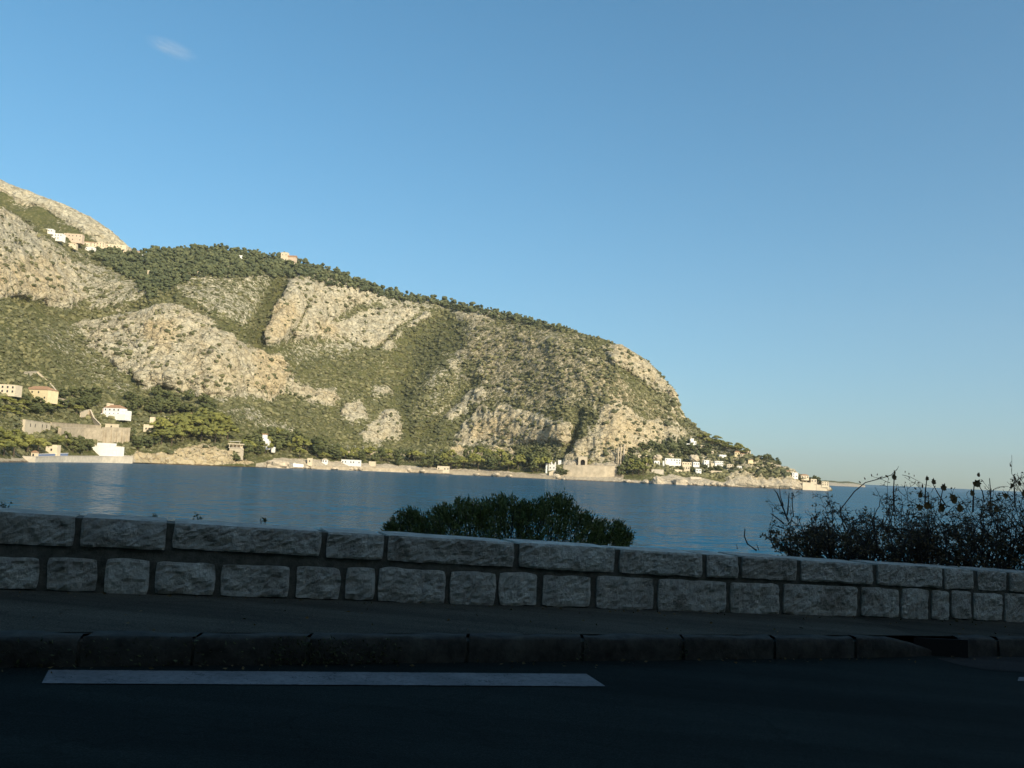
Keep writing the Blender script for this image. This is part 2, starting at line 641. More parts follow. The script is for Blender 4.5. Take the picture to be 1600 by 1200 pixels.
# outcrops of bare limestone: outline, bareness, warmth, how far they stand out (m), roughness of the outline
ROCKS = [
    ([(-260, 260), (-60, 318), (0, 328), (20, 334), (60, 362), (100, 388), (130, 422), (140, 450), (120, 470), (85, 478), (60, 470), (0, 462), (-260, 470)], .95, .42, 14, 5),
    ([(100, 385), (160, 420), (200, 440), (250, 465), (240, 478), (180, 482), (140, 478), (125, 430)], .52, .25, 4, 8),
    ([(130, 515), (200, 490), (240, 478), (265, 468), (300, 480), (330, 500), (370, 525), (410, 545), (435, 560), (447, 585), (447, 612), (420, 620),
      (380, 615), (330, 622), (300, 622), (260, 600), (225, 605), (200, 585), (165, 560), (140, 540)], .92, .45, 34, 4),
    ([(118, 508), (165, 491), (212, 481), (212, 490), (160, 505), (125, 517)], .85, .2, 8, 3),
    ([(30, 500), (120, 515), (150, 560), (200, 600), (170, 600), (120, 570), (60, 530)], .47, .2, 2, 10),
    ([(268, 448), (300, 432), (345, 428), (400, 430), (430, 432), (418, 450), (400, 480), (380, 500), (350, 490), (300, 468)], .47, .2, 4, 6),
    ([(450, 440), (470, 436), (520, 440), (560, 450), (590, 458), (595, 466), (560, 478), (530, 490), (515, 505), (500, 520), (480, 530), (440, 530), (418, 537), (415, 525), (425, 500), (435, 470)], .9, .32, 22, 4),
    ([(500, 528), (520, 505), (560, 490), (600, 480), (640, 478), (668, 488), (662, 500), (640, 515), (625, 530), (600, 545), (570, 540), (545, 532)], .82, .28, 12, 5),
    ([(590, 458), (640, 470), (700, 480), (760, 486), (760, 496), (700, 492), (640, 482), (595, 470)], .58, .2, 3, 5),
    ([(470, 535), (540, 530), (560, 545), (520, 560), (480, 560), (465, 550)], .5, .25, 4, 6),
    ([(447, 588), (470, 605), (490, 612), (520, 612), (532, 625), (515, 637), (490, 628), (455, 615)], .95, .6, 12, 3),
    ([(535, 632), (560, 629), (572, 640), (573, 652), (552, 656), (536, 646)], .92, .4, 10, 3),
    ([(578, 609), (610, 601), (614, 616), (600, 623), (584, 617)], .8, .5, 6, 4),
    ([(570, 682), (585, 660), (600, 648), (620, 645), (626, 665), (629, 686), (600, 690), (575, 688)], .85, .4, 10, 4),
    ([(688, 562), (722, 558), (722, 582), (700, 582)], .75, .4, 6, 5),
    ([(640, 600), (660, 585), (690, 570), (690, 590), (660, 612), (640, 625)], .5, .2, 4, 6),
    ([(672, 664), (700, 640), (742, 612), (752, 620), (722, 645), (692, 662)], .72, .35, 8, 5),
    ([(712, 692), (725, 675), (750, 655), (780, 630), (810, 645), (850, 650), (880, 655), (905, 658), (900, 680), (890, 697), (860, 690), (830, 694), (790, 690), (740, 694)], 1.0, .75, 10, 6),
    ([(896, 694), (930, 668), (948, 640), (970, 622), (990, 648), (1010, 662), (1040, 662), (1064, 678), (1040, 687), (1020, 697), (1000, 702), (985, 716), (960, 724), (890, 724), (885, 710)], 1.0, .75, 10, 5),
    ([(942, 546), (965, 541), (992, 554), (1012, 568), (1037, 590), (1046, 604), (1062, 625), (1068, 650), (1055, 638), (1040, 612), (1020, 606), (1000, 596), (980, 582), (955, 566)], .9, .6, 10, 5),
    ([(720, 495), (800, 500), (900, 530), (960, 560), (1020, 620), (1050, 650), (1000, 650), (940, 640), (850, 640), (780, 625), (735, 600), (725, 540)], .43, .72, 0, 14),
    ([(640, 640), (660, 600), (720, 590), (750, 605), (700, 640), (660, 670)], .40, .3, 0, 10),
    ([(365, 648), (400, 640), (440, 660), (462, 678), (430, 672), (385, 662)], .62, .3, 2, 4),
    # smooth bare faces; some have sunlit highlights put in as warm colour
    ([(385, 548), (432, 560), (447, 585), (446, 613), (420, 620), (398, 600)], 1.0, 1.1, 8, 5),
    ([(300, 560), (350, 570), (385, 590), (390, 612), (340, 615), (300, 600)], .98, .8, 4, 7),
    ([(222, 508), (275, 503), (278, 530), (262, 545), (232, 536)], 1.0, 1.0, 4, 5),
    ([(150, 530), (200, 520), (225, 545), (215, 575), (180, 560)], .95, .2, 4, 6),
    ([(425, 478), (462, 470), (468, 495), (440, 528), (416, 534)], 1.0, .95, 6, 3),
    ([(488, 505), (528, 508), (520, 527), (492, 526)], 1.0, .9, 5, 4),
    ([(-60, 400), (70, 405), (95, 455), (60, 466), (-60, 460)], 1.0, .85, 5, 6),
    ([(-60, 345), (20, 350), (70, 385), (60, 400), (-60, 395)], 1.0, .1, 4, 6),
    ([(735, 680), (760, 655), (800, 650), (820, 690)], 1.0, 1.0, 6, 4),
    ([(840, 690), (845, 658), (880, 660), (885, 692)], 1.0, 1.0, 6, 4),
    ([(935, 700), (950, 660), (985, 665), (978, 712), (945, 718)], 1.0, 1.0, 6, 4),
    ([(1040, 668), (1080, 672), (1110, 690), (1080, 690), (1050, 685)], .5, .4, 2, 5),
    ([(1140, 752), (1165, 733), (1200, 724), (1228, 732), (1250, 752), (1296, 758), (1296, 768), (1200, 765), (1140, 762)], .88, .62, 0, 6),
    ([(1090, 705), (1130, 700), (1200, 722), (1200, 735), (1150, 730), (1100, 725)], .55, .5, 0, 5),
]
# warm earth and pale shore cliffs
PALES = [
    ([(200, 722), (210, 708), (260, 712), (280, 702), (330, 702), (360, 706), (372, 716), (400, 724), (360, 727), (300, 727), (230, 725)], 1.0, .9),
    ([(-260, 716), (0, 716), (55, 714), (210, 714), (210, 727), (0, 735), (-260, 745)], 1.0, .2),
    ([(400, 724), (440, 716), (520, 722), (640, 728), (760, 734), (870, 741), (960, 743), (960, 756), (870, 753), (640, 741), (400, 732)], 1.0, .3),
    ([(960, 745), (1010, 750), (1045, 742), (1075, 744), (1140, 750), (1180, 752), (1200, 750), (1225, 752), (1250, 753), (1300, 757), (1300, 770), (1140, 763), (960, 757)], .62, .45),
    ([(690, 712), (705, 700), (750, 702), (800, 700), (812, 712), (800, 720), (700, 718)], .8, 1.0),
    ([(880, 724), (975, 724), (975, 748), (880, 748)], .9, .3),
]
GULLY = [([(640, 520), (626, 560), (628, 640), (642, 692)], 12, 12), ([(440, 446), (412, 500), (400, 538)], 13, 40), ([(905, 650), (888, 706)], 9, 16),
         ([(745, 598), (690, 650), (655, 692)], 9, 10), ([(690, 500), (655, 560), (636, 615)], 26, 32), ([(268, 470), (330, 498), (400, 538), (450, 580)], 10, 10),
         ([(20, 470), (130, 500), (200, 484), (262, 462)], 12, 12), ([(500, 440), (470, 500), (455, 532)], 4, 7), ([(660, 488), (620, 515), (590, 545)], 5, 8)]

P0 = at(XX, GY, DD)
wob = np.stack([fbm(P0 / 26.0, 4, 0.6, 5), fbm(P0 / 26.0, 4, 0.6, 25)], -1)
rock = np.full(GY.shape, 0.30) + 0.16 * fbm(P0 / np.array([70.0, 70.0, 30.0]), 4, 0.55, 3)
wob2 = fbm(P0 / 75.0, 4, 0.55, 8)
warm = np.full(GY.shape, 0.25)
pale = np.zeros(GY.shape)
pull = np.zeros(GY.shape)
for poly, bare, wm, out, rag in ROCKS:
    xs, ys = zip(*poly)
    sl = (slice(None), slice(max(0, np.searchsorted(GX, min(xs) - 40)), np.searchsorted(GX, max(xs) + 40)))
    x, y = XX[sl], GY[sl]
    s0 = sdist(poly, x, y)
    s = s0 + wob[sl][..., 0] * rag * 2.6 + wob2[sl] * rag * 2.5
    rock[sl] = np.maximum(rock[sl], min(0.47, bare) * sstep(-26, 6, s + wob[sl][..., 1] * 12))
    k = sstep(-rag * 2.0, rag * 2.2, s)
    bare = bare * (0.86 if bare > 0.6 else 1.0)
    rock[sl] = np.maximum(rock[sl], k * (bare + 0.16 * wob2[sl] * (bare > 0.6)) + (1 - k) * rock[sl])
    warm[sl] = warm[sl] * (1 - k) + wm * k
    if out:
        pull[sl] = np.maximum(pull[sl], 0.42 * out * sstep(-5, 24, s0 + wob[sl][..., 1] * rag * 3.5))
# slopes where the scrub closes over the rock
for poly, dr in (([(-260, 476), (60, 478), (125, 512), (160, 562), (235, 612), (335, 640), (420, 680), (350, 690), (150, 640), (-260, 600)], .17),
                 ([(450, 622), (540, 655), (570, 690), (640, 700), (520, 705), (400, 690), (380, 640)], .14), ([(636, 500), (690, 495), (735, 510), (715, 560), (660, 600), (636, 570)], .14),
                 ([(480, 540), (600, 545), (625, 600), (570, 620), (500, 600), (455, 580)], .10), ([(560, 452), (700, 478), (700, 486), (560, 470)], .10), ([(660, 640), (740, 620), (720, 690), (640, 695)], .10)):
    k = sstep(-10, 14, sdist(poly, XX, GY) + wob[..., 0] * 14)
    k = k * (1 - sstep(0.5, 0.7, rock))
    rock = rock - 0.5 * dr * k
    warm = warm * (1 - .8 * k)
for poly, a, wm in PALES:
    s0 = sdist(poly, XX, GY) + wob[..., 0] * 3
    k = sstep(-1.5, 2.0, s0) * a
    if wm > 0.8:
        rock = np.maximum(rock, k * 0.95)
        warm = np.maximum(warm, k * 1.3)
        pale = np.maximum(pale, k * 0.42)
    else:
        pale = np.maximum(pale, k)
        warm = warm * (1 - k) + wm * k
rib = fbm(np.stack([P0[..., 0] / 46.0 + P0[..., 2] / 210.0 + wob[..., 0] * .5, 0 * P0[..., 0] + 3.3, P0[..., 2] / 150.0 + wob[..., 1] * .4], -1), 4, 0.55, 44, True)
rib2 = fbm(np.stack([P0[..., 0] / 130.0 - P0[..., 2] / 260.0, 0 * P0[..., 0] + 8.3, P0[..., 2] / 330.0], -1), 2, 0.5, 47, True)
ribm = sstep(0.10, 0.28, VV)[:, None] * sstep(1.0, 0.9, VV)[:, None] * (1 - sstep(1060, 1150, XX)) * (1 - 0.8 * sstep(610, 650, GY) * sstep(680, 730, XX))
DD = DD - pull - (8.5 * rib + 11 * rib2) * ribm
rock = rock + 0.07 * rib * ribm
for line, w, dp in GULLY:
    ld = ldist(line, XX, GY)
    DD = DD + dp * np.exp(-(ld / w) ** 2)
    rock = rock - 0.30 * np.exp(-(ld / (w * 0.8)) ** 2)
P1 = at(XX, GY, DD)


def grid_normals(P):
    du = np.gradient(P, axis=1)
    dv = np.gradient(P, axis=0)
    n = np.cross(du, dv)
    n /= np.linalg.norm(n, axis=-1, keepdims=True) + 1e-9
    return n


N1 = grid_normals(P1)
st = P1 * np.array([1, 1, 0.45])
rk = sstep(0.4, 0.75, rock)
disp = rk * (8.5 * fbm(st / 38.0, 5, 0.6, 40, True) + 2.4 * fbm(st / 8.0, 3, 0.6, 50, True)) + (1 - rk) * (5.0 * fbm(P1 / 85.0, 4, 0.5, 60) + 2.2 * fbm(P1 / 28.0, 4, 0.55, 65, True) + 0.5 * fbm(P1 / 6.0, 3, 0.6, 70))
disp *= sstep(0.0, 0.06, VV)[:, None] * 0.9 + 0.1
disp *= (1 - sstep(1210, 1300, XX) * 0.7)
edge = sstep(1.0, 0.97, VV)[:, None]
PT = P1 + N1 * (disp * (0.35 + 0.65 * edge))[..., None]
PT[0, :, 2] = -0.4

# a foot below the water and the back of the ridge
foot = PT[0].copy(); foot[:, 2] = -5; foot[:, 1] -= 6
rows = [foot] + [PT[r] for r in range(NR)]
dirxy = np.stack([PT[-1, :, 0], PT[-1, :, 1]], -1)
dirxy /= np.linalg.norm(dirxy, axis=1, keepdims=True)
for back, drop in ((12, 1.0), (45, 12), (140, 60), (420, 190), (900, 420)):
    q = PT[-1].copy()
    q[:, :2] += dirxy * back
    q[:, 2] = np.maximum(q[:, 2] - drop, -6)
    rows.append(q)
GRID = np.array(rows)
nr, nc = GRID.shape[:2]
idx = np.arange(nr * nc).reshape(nr, nc)
faces = np.stack([idx[:-1, :-1], idx[:-1, 1:], idx[1:, 1:], idx[1:, :-1]], -1).reshape(-1, 4)
zones = np.zeros((nr, nc, 3))
zones[1:NR + 1] = np.stack([rock, warm, pale], -1)
zones[0] = zones[1]
zones[NR + 1:] = zones[NR]
me = mesh_np('headland', GRID.reshape(-1, 3), faces, M_TERRAIN, True)
set_attr(me, 'zones', zones.reshape(-1, 3))
tag(obj('headland', me), 'rocky limestone headland with green scrub across the bay', kind='structure')


def ground(x, y):
    """point of the hillside seen at (x, y), as arrays"""
    x = np.asarray(x, float)
    y = np.asarray(y, float)
    c = np.clip((x - GX[0]) / (GX[1] - GX[0]), 0, NC - 1.001)
    ci = c.astype(int)
    cf = c - ci
    ysh = y_shore[ci] * (1 - cf) + y_shore[ci + 1] * cf
    ysk = y_sky[ci] * (1 - cf) + y_sky[ci + 1] * cf
    v = np.clip((ysh - y) / (ysh - ysk), 0, 1) ** (1 / 1.12) * (NR - 1)
    r = np.clip(v, 0, NR - 1.001)
    ri = r.astype(int)
    rf = r - ri
    cf, rf = cf[..., None], rf[..., None]
    return (PT[ri, ci] * (1 - cf) * (1 - rf) + PT[ri, ci + 1] * cf * (1 - rf) + PT[ri + 1, ci] * (1 - cf) * rf + PT[ri + 1, ci + 1] * cf * rf)


def field(F, x, y):
    c = np.clip(((x - GX[0]) / (GX[1] - GX[0])).astype(int), 0, NC - 1)
    v = np.clip((y_shore[c] - y) / (y_shore[c] - y_sky[c]), 0, 1) ** (1 / 1.12) * (NR - 1)
    return F[np.clip(v.astype(int), 0, NR - 1), c]


# the high mountain behind the village, upper left
mx = np.linspace(-300, 236, 260)
MSK = [(-300, 190), (-100, 250), (0, 279), (20, 289), (60, 306), (100, 321), (140, 339), (165, 356), (185, 374), (200, 386), (236, 412)]
mt = np.interp(mx, *zip(*MSK))
vv = np.linspace(0, 1, 110)
my = (mt + 105)[None, :] + (-105) * vv[:, None]
mxx = np.broadcast_to(mx[None], my.shape)
md = 1380 + 160 * vv[:, None] ** 1.4 + 0 * mxx
s0 = sdist([(-300, 240), (0, 300), (30, 312), (75, 330), (110, 352), (135, 370), (200, 392), (215, 392), (185, 370), (165, 352), (140, 335), (60, 302), (0, 275), (-300, 180)], mxx, my)
q = at(mxx, my, md)
wb = fbm(q / 40.0, 4, 0.6, 81)
mr = 0.24 + 0.58 * sstep(-9, 8, s0 + wb * 14) + 0.12 * fbm(q / np.array([60.0, 60.0, 30.0]), 4, 0.6, 85)
md = md - 16 * sstep(-4, 8, s0 + wb * 6)
q = at(mxx, my, md)
nn = grid_normals(q)
q = q + nn * (11 * fbm(q * np.array([1, 1, .5]) / 55.0, 6, 0.6, 83, True) * (0.3 + 0.7 * sstep(1, 0.95, vv)[:, None]))[..., None]
bk = [q[-1] + np.array([0, b, -dz]) for b, dz in ((20, 3), (80, 35), (300, 160), (700, 420))]
q = np.concatenate([q, np.array(bk)], 0)
idx = np.arange(q.shape[0] * q.shape[1]).reshape(q.shape[:2])
faces = np.stack([idx[:-1, :-1], idx[:-1, 1:], idx[1:, 1:], idx[1:, :-1]], -1).reshape(-1, 4)
me = mesh_np('mountain', q.reshape(-1, 3), faces, M_TERRAIN, True)
z3 = np.zeros(q.shape)
z3[:110, :, 0] = mr
z3[110:, :, 0] = 0.3
z3[..., 1] = 0.3
set_attr(me, 'zones', z3.reshape(-1, 3))
tag(obj('mountain', me), 'high bare limestone mountain shoulder behind the hill village', kind='structure')
MQ, MXX, MYY = q[:110], mxx, my

# the next cape, low and pale, far along the coast
cx = np.linspace(1268, 1352, 60)
cyt = np.interp(cx, [1268, 1290, 1300, 1315, 1326, 1335, 1345, 1352], [753, 750.5, 750.5, 752.5, 752.0, 753.8, 756.0, 758.5])
rows = []
for v in np.linspace(0, 1, 9):
    yy = (hor_y(cx) + 2.6) * (1 - v) + cyt * v
    d = 3300 + 260 * v
    w = at(cx, yy, d + 0 * cx)
    w[:, 2] += 2.5 * fbm(w / 30.0, 3, 0.5, 91) * (0.3 + v)
    if v == 0:
        w[:, 2] = -3
    rows.append(w)
rows.append(rows[-1] + np.array([0, 300, -60]))
q = np.array(rows)
idx = np.arange(q.shape[0] * q.shape[1]).reshape(q.shape[:2])
faces = np.stack([idx[:-1, :-1], idx[:-1, 1:], idx[1:, 1:], idx[1:, :-1]], -1).reshape(-1, 4)
me = mesh_np('distant_cape', q.reshape(-1, 3), faces, M_TERRAIN, True)
z3 = np.zeros(q.shape)
z3[..., 0] = 0.3 + 0.5 * (np.arange(10)[:, None] < 5)
z3[..., 2] = 0.7 * (np.arange(10)[:, None] < 4)
z3[..., 1] = .3
set_attr(me, 'zones', z3.reshape(-1, 3))
tag(obj('distant_cape', me), 'low hazy cape beyond the headland tip', kind='structure')

# ------------------------------------------------------------------ scrub and woods on the slopes
M_SCRUB = leafmat('maquis_scrub', (0.052, 0.062, 0.028), (0.235, 0.220, 0.105))
M_WOOD = leafmat('pine_wood', (0.042, 0.056, 0.026), (0.150, 0.160, 0.072))
ph = (1 + 5 ** 0.5) / 2
ICO = np.array([(-1, ph, 0), (1, ph, 0), (-1, -ph, 0), (1, -ph, 0), (0, -1, ph), (0, 1, ph), (0, -1, -ph), (0, 1, -ph), (ph, 0, -1), (ph, 0, 1), (-ph, 0, -1), (-ph, 0, 1)]) / math.sqrt(1 + ph * ph)
ICF = np.array([(0, 11, 5), (0, 5, 1), (0, 1, 7), (0, 7, 10), (0, 10, 11), (1, 5, 9), (5, 11, 4), (11, 10, 2), (10, 7, 6), (7, 1, 8), (3, 9, 4), (3, 4, 2), (3, 2, 6), (3, 6, 8), (3, 8, 9), (4, 9, 5), (2, 4, 11), (6, 2, 10), (8, 6, 7), (9, 8, 1)])


def clump_cloud(name, pos, sx, sz, tone, mat, jit=0.35, lift=0.25):
    n = len(pos)
    a = RNG.uniform(0, 6.283, n)
    base = np.broadcast_to(ICO[None], (n, 12, 3)) * (1 + RNG.uniform(-jit, jit, (n, 12, 1)))
    x = base[..., 0] * np.cos(a)[:, None] - base[..., 1] * np.sin(a)[:, None]
    y = base[..., 0] * np.sin(a)[:, None] + base[..., 1] * np.cos(a)[:, None]
    el = RNG.uniform(0.75, 1.35, n)[:, None]
    v = np.stack([x * sx[:, None] * el, y * sx[:, None], base[..., 2] * sz[:, None]], -1) + pos[:, None, :]
    v[..., 2] += (sz * lift)[:, None]
    f = (ICF[None] + 12 * np.arange(n)[:, None, None]).reshape(-1, 3)
    me = mesh_np(name, v.reshape(-1, 3), f, mat, False)
    t = np.repeat(tone, 12) + RNG.uniform(-0.08, 0.08, n * 12)
    set_attr(me, 'tone', np.stack([np.clip(t, 0, 1)] * 3, -1))
    return me


n = 90000
sx_ = RNG.uniform(-120, 1230, n)
cc = np.clip(((sx_ - GX[0]) / (GX[1] - GX[0])).astype(int), 0, NC - 1)
sy_ = y_shore[cc] - 14 + (y_sky[cc] - y_shore[cc] + 14) * RNG.uniform(0, 1, n) ** 0.95
rk_, pa_ = field(rock, sx_, sy_), field(pale, sx_, sy_)
pp = ground(sx_, sy_)
clus = 0.5 + 0.5 * fbm(pp / 22.0, 3, 0.6, 33)
ledge = 0.5 + 0.5 * fbm((pp[:, [0, 1, 2]] + pp[:, [2, 0, 1]] * 0.35) / np.array([30.0, 30.0, 7.0]), 3, 0.6, 37)
keep = RNG.uniform(0, 1, n) < np.clip((0.68 - 0.50 * sstep(0.34, 0.54, rk_)) * (0.2 + 1.3 * clus), 0.0, 1) * np.where(rk_ > 0.55, 0.25 + 2.6 * sstep(0.45, 0.8, ledge), 1)
keep &= pa_ < 0.5
sx_, sy_, pp, rk_ = sx_[keep], sy_[keep], pp[keep], rk_[keep]
sc = pp[:, 1] / 1150.0
size = (0.7 + 2.9 * RNG.uniform(0, 1, len(pp)) ** 3.4) * (0.55 + 0.55 * sc)
tone = np.clip(0.42 + 0.30 * RNG.normal(0, 1, len(pp)) - 0.25 * sstep(0.4, 0.7, rk_) + 0.5 * fbm(pp / 55.0, 3, 0.55, 35), 0, 1)
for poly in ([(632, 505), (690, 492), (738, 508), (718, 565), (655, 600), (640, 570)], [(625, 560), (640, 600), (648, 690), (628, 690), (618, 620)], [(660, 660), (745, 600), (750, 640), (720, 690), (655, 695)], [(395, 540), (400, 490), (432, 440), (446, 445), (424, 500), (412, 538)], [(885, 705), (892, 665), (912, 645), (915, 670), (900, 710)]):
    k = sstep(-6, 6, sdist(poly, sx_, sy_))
    tone = np.clip(tone - 0.38 * k, 0, 1)          # shade of the flank and gullies put into the scrub tone
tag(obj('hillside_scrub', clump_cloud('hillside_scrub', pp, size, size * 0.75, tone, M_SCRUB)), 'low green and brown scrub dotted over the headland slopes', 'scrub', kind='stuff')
print('SCRUB', len(pp))
# pine wood along the crest
WOODS = [([(225, 396), (300, 390), (440, 403), (600, 455), (700, 474), (900, 519), (880, 522), (700, 484), (600, 470), (450, 436), (300, 436), (262, 462), (235, 470), (190, 430), (130, 398), (160, 392)], 3400, 2.4),
         ([(985, 712), (1000, 700), (1030, 685), (1070, 688), (1112, 702), (1112, 712), (1060, 716)], 200, 1.7)]
wp, ws = [], []
for poly, n, s in WOODS:
    xs, ys = zip(*poly)
    k = 0
    while k < n:
        x = RNG.uniform(min(xs), max(xs), 400)
        y = RNG.uniform(min(ys), max(ys), 400)
        sdv = sdist(poly, x, y)
        ok = (sdv > 0) & (RNG.uniform(0, 1, 400) < 0.25 + 0.75 * sstep(0, 14, sdv))
        g = ground(x[ok], y[ok])
        wp.append(g)
        ws.append(np.full(len(g), s))
        k += len(g)
# a denser line right on the crest
x = RNG.uniform(232, 905, 420)
y = np.interp(x, GX, y_sky) + RNG.uniform(0, 3, 420)
g = ground(x, y)
wp.append(g); ws.append(np.full(len(g), 2.3) * (1.0 - 0.45 * sstep(500, 800, x)))
wp, ws = np.concatenate(wp), np.concatenate(ws)
ws = ws * (0.4 + 1.25 * RNG.uniform(0, 1, len(wp)) ** 1.6) * (wp[:, 1] / 1250.0)
cl_p, cl_s, cl_t = [], [], []
tn = np.clip(RNG.normal(0.42, 0.22, len(wp)), 0, 1)
for k in range(3):
    o = RNG.normal(0, 0.55, (len(wp), 3)) * ws[:, None]
    o[:, 2] = np.abs(o[:, 2]) + ws * (0.4 + 0.5 * k)
    cl_p.append(wp + o); cl_s.append(ws * RNG.uniform(0.6, 1.0, len(wp))); cl_t.append(tn + 0.1 * k)
cl_p, cl_s, cl_t = map(np.concatenate, (cl_p, cl_s, cl_t))
tag(obj('crest_wood', clump_cloud('crest_wood', cl_p, cl_s, cl_s * 0.8, np.clip(cl_t, 0, 1), M_WOOD)), 'dark pine wood running along the crest of the headland', 'wood', kind='stuff')

# ------------------------------------------------------------------ trees along the far shore
M_BARK = plain('grey_brown_bark', (0.11, 0.085, 0.06), 0.4, 3)
M_PINE = leafmat('sunlit_pine_needles', (0.055, 0.068, 0.020), (0.265, 0.255, 0.062))
M_OAK = leafmat('dark_evergreen_leaves', (0.030, 0.044, 0.018), (0.140, 0.145, 0.050))


def crown_mesh(name, kind, seed, mat):
    rg = np.random.default_rng(seed)
    V, F, T = [], [], []
    off = 0

    def blob(c, r, rz, t):
        nonlocal off
        b = ICO * (1 + rg.uniform(-0.35, 0.35, (12, 1))) * np.array([r, r, rz]) + c
        V.append(b); F.append(ICF + off); T.append(np.full(12, t) + rg.uniform(-.1, .1, 12))
        off += 12
    pts = []
    if kind == 'pine':
        for k in range(34):
            a, q = rg.uniform(0, 6.283), math.sqrt(rg.uniform(0, 1)) * 0.46
            h = 0.50 + 0.38 * (1 - (q / 0.5) ** 2) * rg.uniform(0.35, 1.0)
            pts.append((q * math.cos(a), q * math.sin(a), h, rg.uniform(0.07, 0.135)))
    elif kind == 'round':
        for k in range(34):
            d = rg.normal(0, 1, 3); d /= np.linalg.norm(d); d *= rg.uniform(0.45, 1.0) ** 0.5
            pts.append((0.38 * d[0], 0.38 * d[1], 0.55 + 0.36 * d[2], rg.uniform(0.08, 0.15)))
    else:
        for k in range(30):
            h = rg.uniform(0.08, 0.97)
            w = 0.15 * math.sin(math.pi * min(1, h * 0.8 + 0.22)) ** 0.7
            a = rg.uniform(0, 6.283)
            pts.append((w * 0.7 * math.cos(a), w * 0.7 * math.sin(a), h, 0.05 + 0.35 * w))
    for x, y, z, r in pts:
        t = 0.30 + 0.45 * (z - 0.35) + rg.normal(0, 0.16)
        blob(np.array((x, y, z)), r, r * 0.75, t)
    # loose sprays that break the outline
    n = 260
    q = [pts[i] for i in rg.integers(0, len(pts), n)]
    c = np.array([p[:3] for p in q]); r = np.array([p[3] for p in q])
    d = rg.normal(0, 1, (n, 3)); d /= np.linalg.norm(d, axis=1, keepdims=True)
    c = c + d * (r * rg.uniform(0.8, 1.4, n))[:, None]
    u = rg.normal(0, 1, (n, 3)); w = rg.normal(0, 1, (n, 3))
    s = rg.uniform(0.018, 0.045, n)[:, None]
    V.append(np.stack([c, c + u * s, c + w * s], 1).reshape(-1, 3))
    F.append(np.arange(n * 3).reshape(-1, 3) + off)
    T.append(np.repeat(rg.uniform(0.2, 0.9, n), 3))
    me = mesh_np(name, np.concatenate(V), np.concatenate(F), mat, False)
    t = np.clip(np.concatenate(T), 0, 1)
    set_attr(me, 'tone', np.stack([t] * 3, -1))
    return me


def trunk_mesh(name, kind, seed):
    rg = random.Random(seed)
    m = MB()
    top = {'pine': 0.66, 'round': 0.5, 'cypress': 0.3}[kind]
    lean = rg.uniform(-0.05, 0.05)
    m.tube([(0, 0, -0.12), (lean * 0.4, 0, top * 0.4), (lean, 0.01, top)], [0.030, 0.024, 0.014], 6)
    if kind != 'cypress':
        for k in range(5):
            a = k * 1.26 + rg.uniform(-.3, .3)
            z = top * rg.uniform(0.6, 0.95)
            m.tube([(lean * z / top, 0, z), (0.16 * math.cos(a), 0.16 * math.sin(a), z + 0.10), (0.30 * math.cos(a), 0.30 * math.sin(a), z + 0.16)], [0.012, 0.009, 0.004], 4)
    return m.mesh(name, M_BARK)


TREES = {}
for kind, mt_, cnt in (('pine', M_PINE, 4), ('round', M_OAK, 4), ('cypress', M_OAK, 2)):
    TREES[kind] = [(crown_mesh('crown', kind, 100 + 7 * i + len(kind), mt_), trunk_mesh('trunk', kind, 50 + i)) for i in range(cnt)]
TNAME = {'pine': 'pine_tree', 'round': 'evergreen_tree', 'cypress': 'cypress_tree'}
tr = random.Random(5)


def tree(kind, x, y, hpx, wpx, label, group):
    p = ground(np.array([x]), np.array([y]))[0]
    mpp = p[1] / FPX
    cm, tm = TREES[kind][tr.randrange(len(TREES[kind]))]
    o = empty(TNAME[kind], V3(p), tr.uniform(0, 6.28))
    w = wpx * mpp * (3.0 if kind == 'cypress' else 1.0)
    h = hpx * mpp
    o.scale = (w, w, h)
    obj('trunk', tm, o)
    obj('crown', cm, o)
    return tag(o, label, 'tree', group)


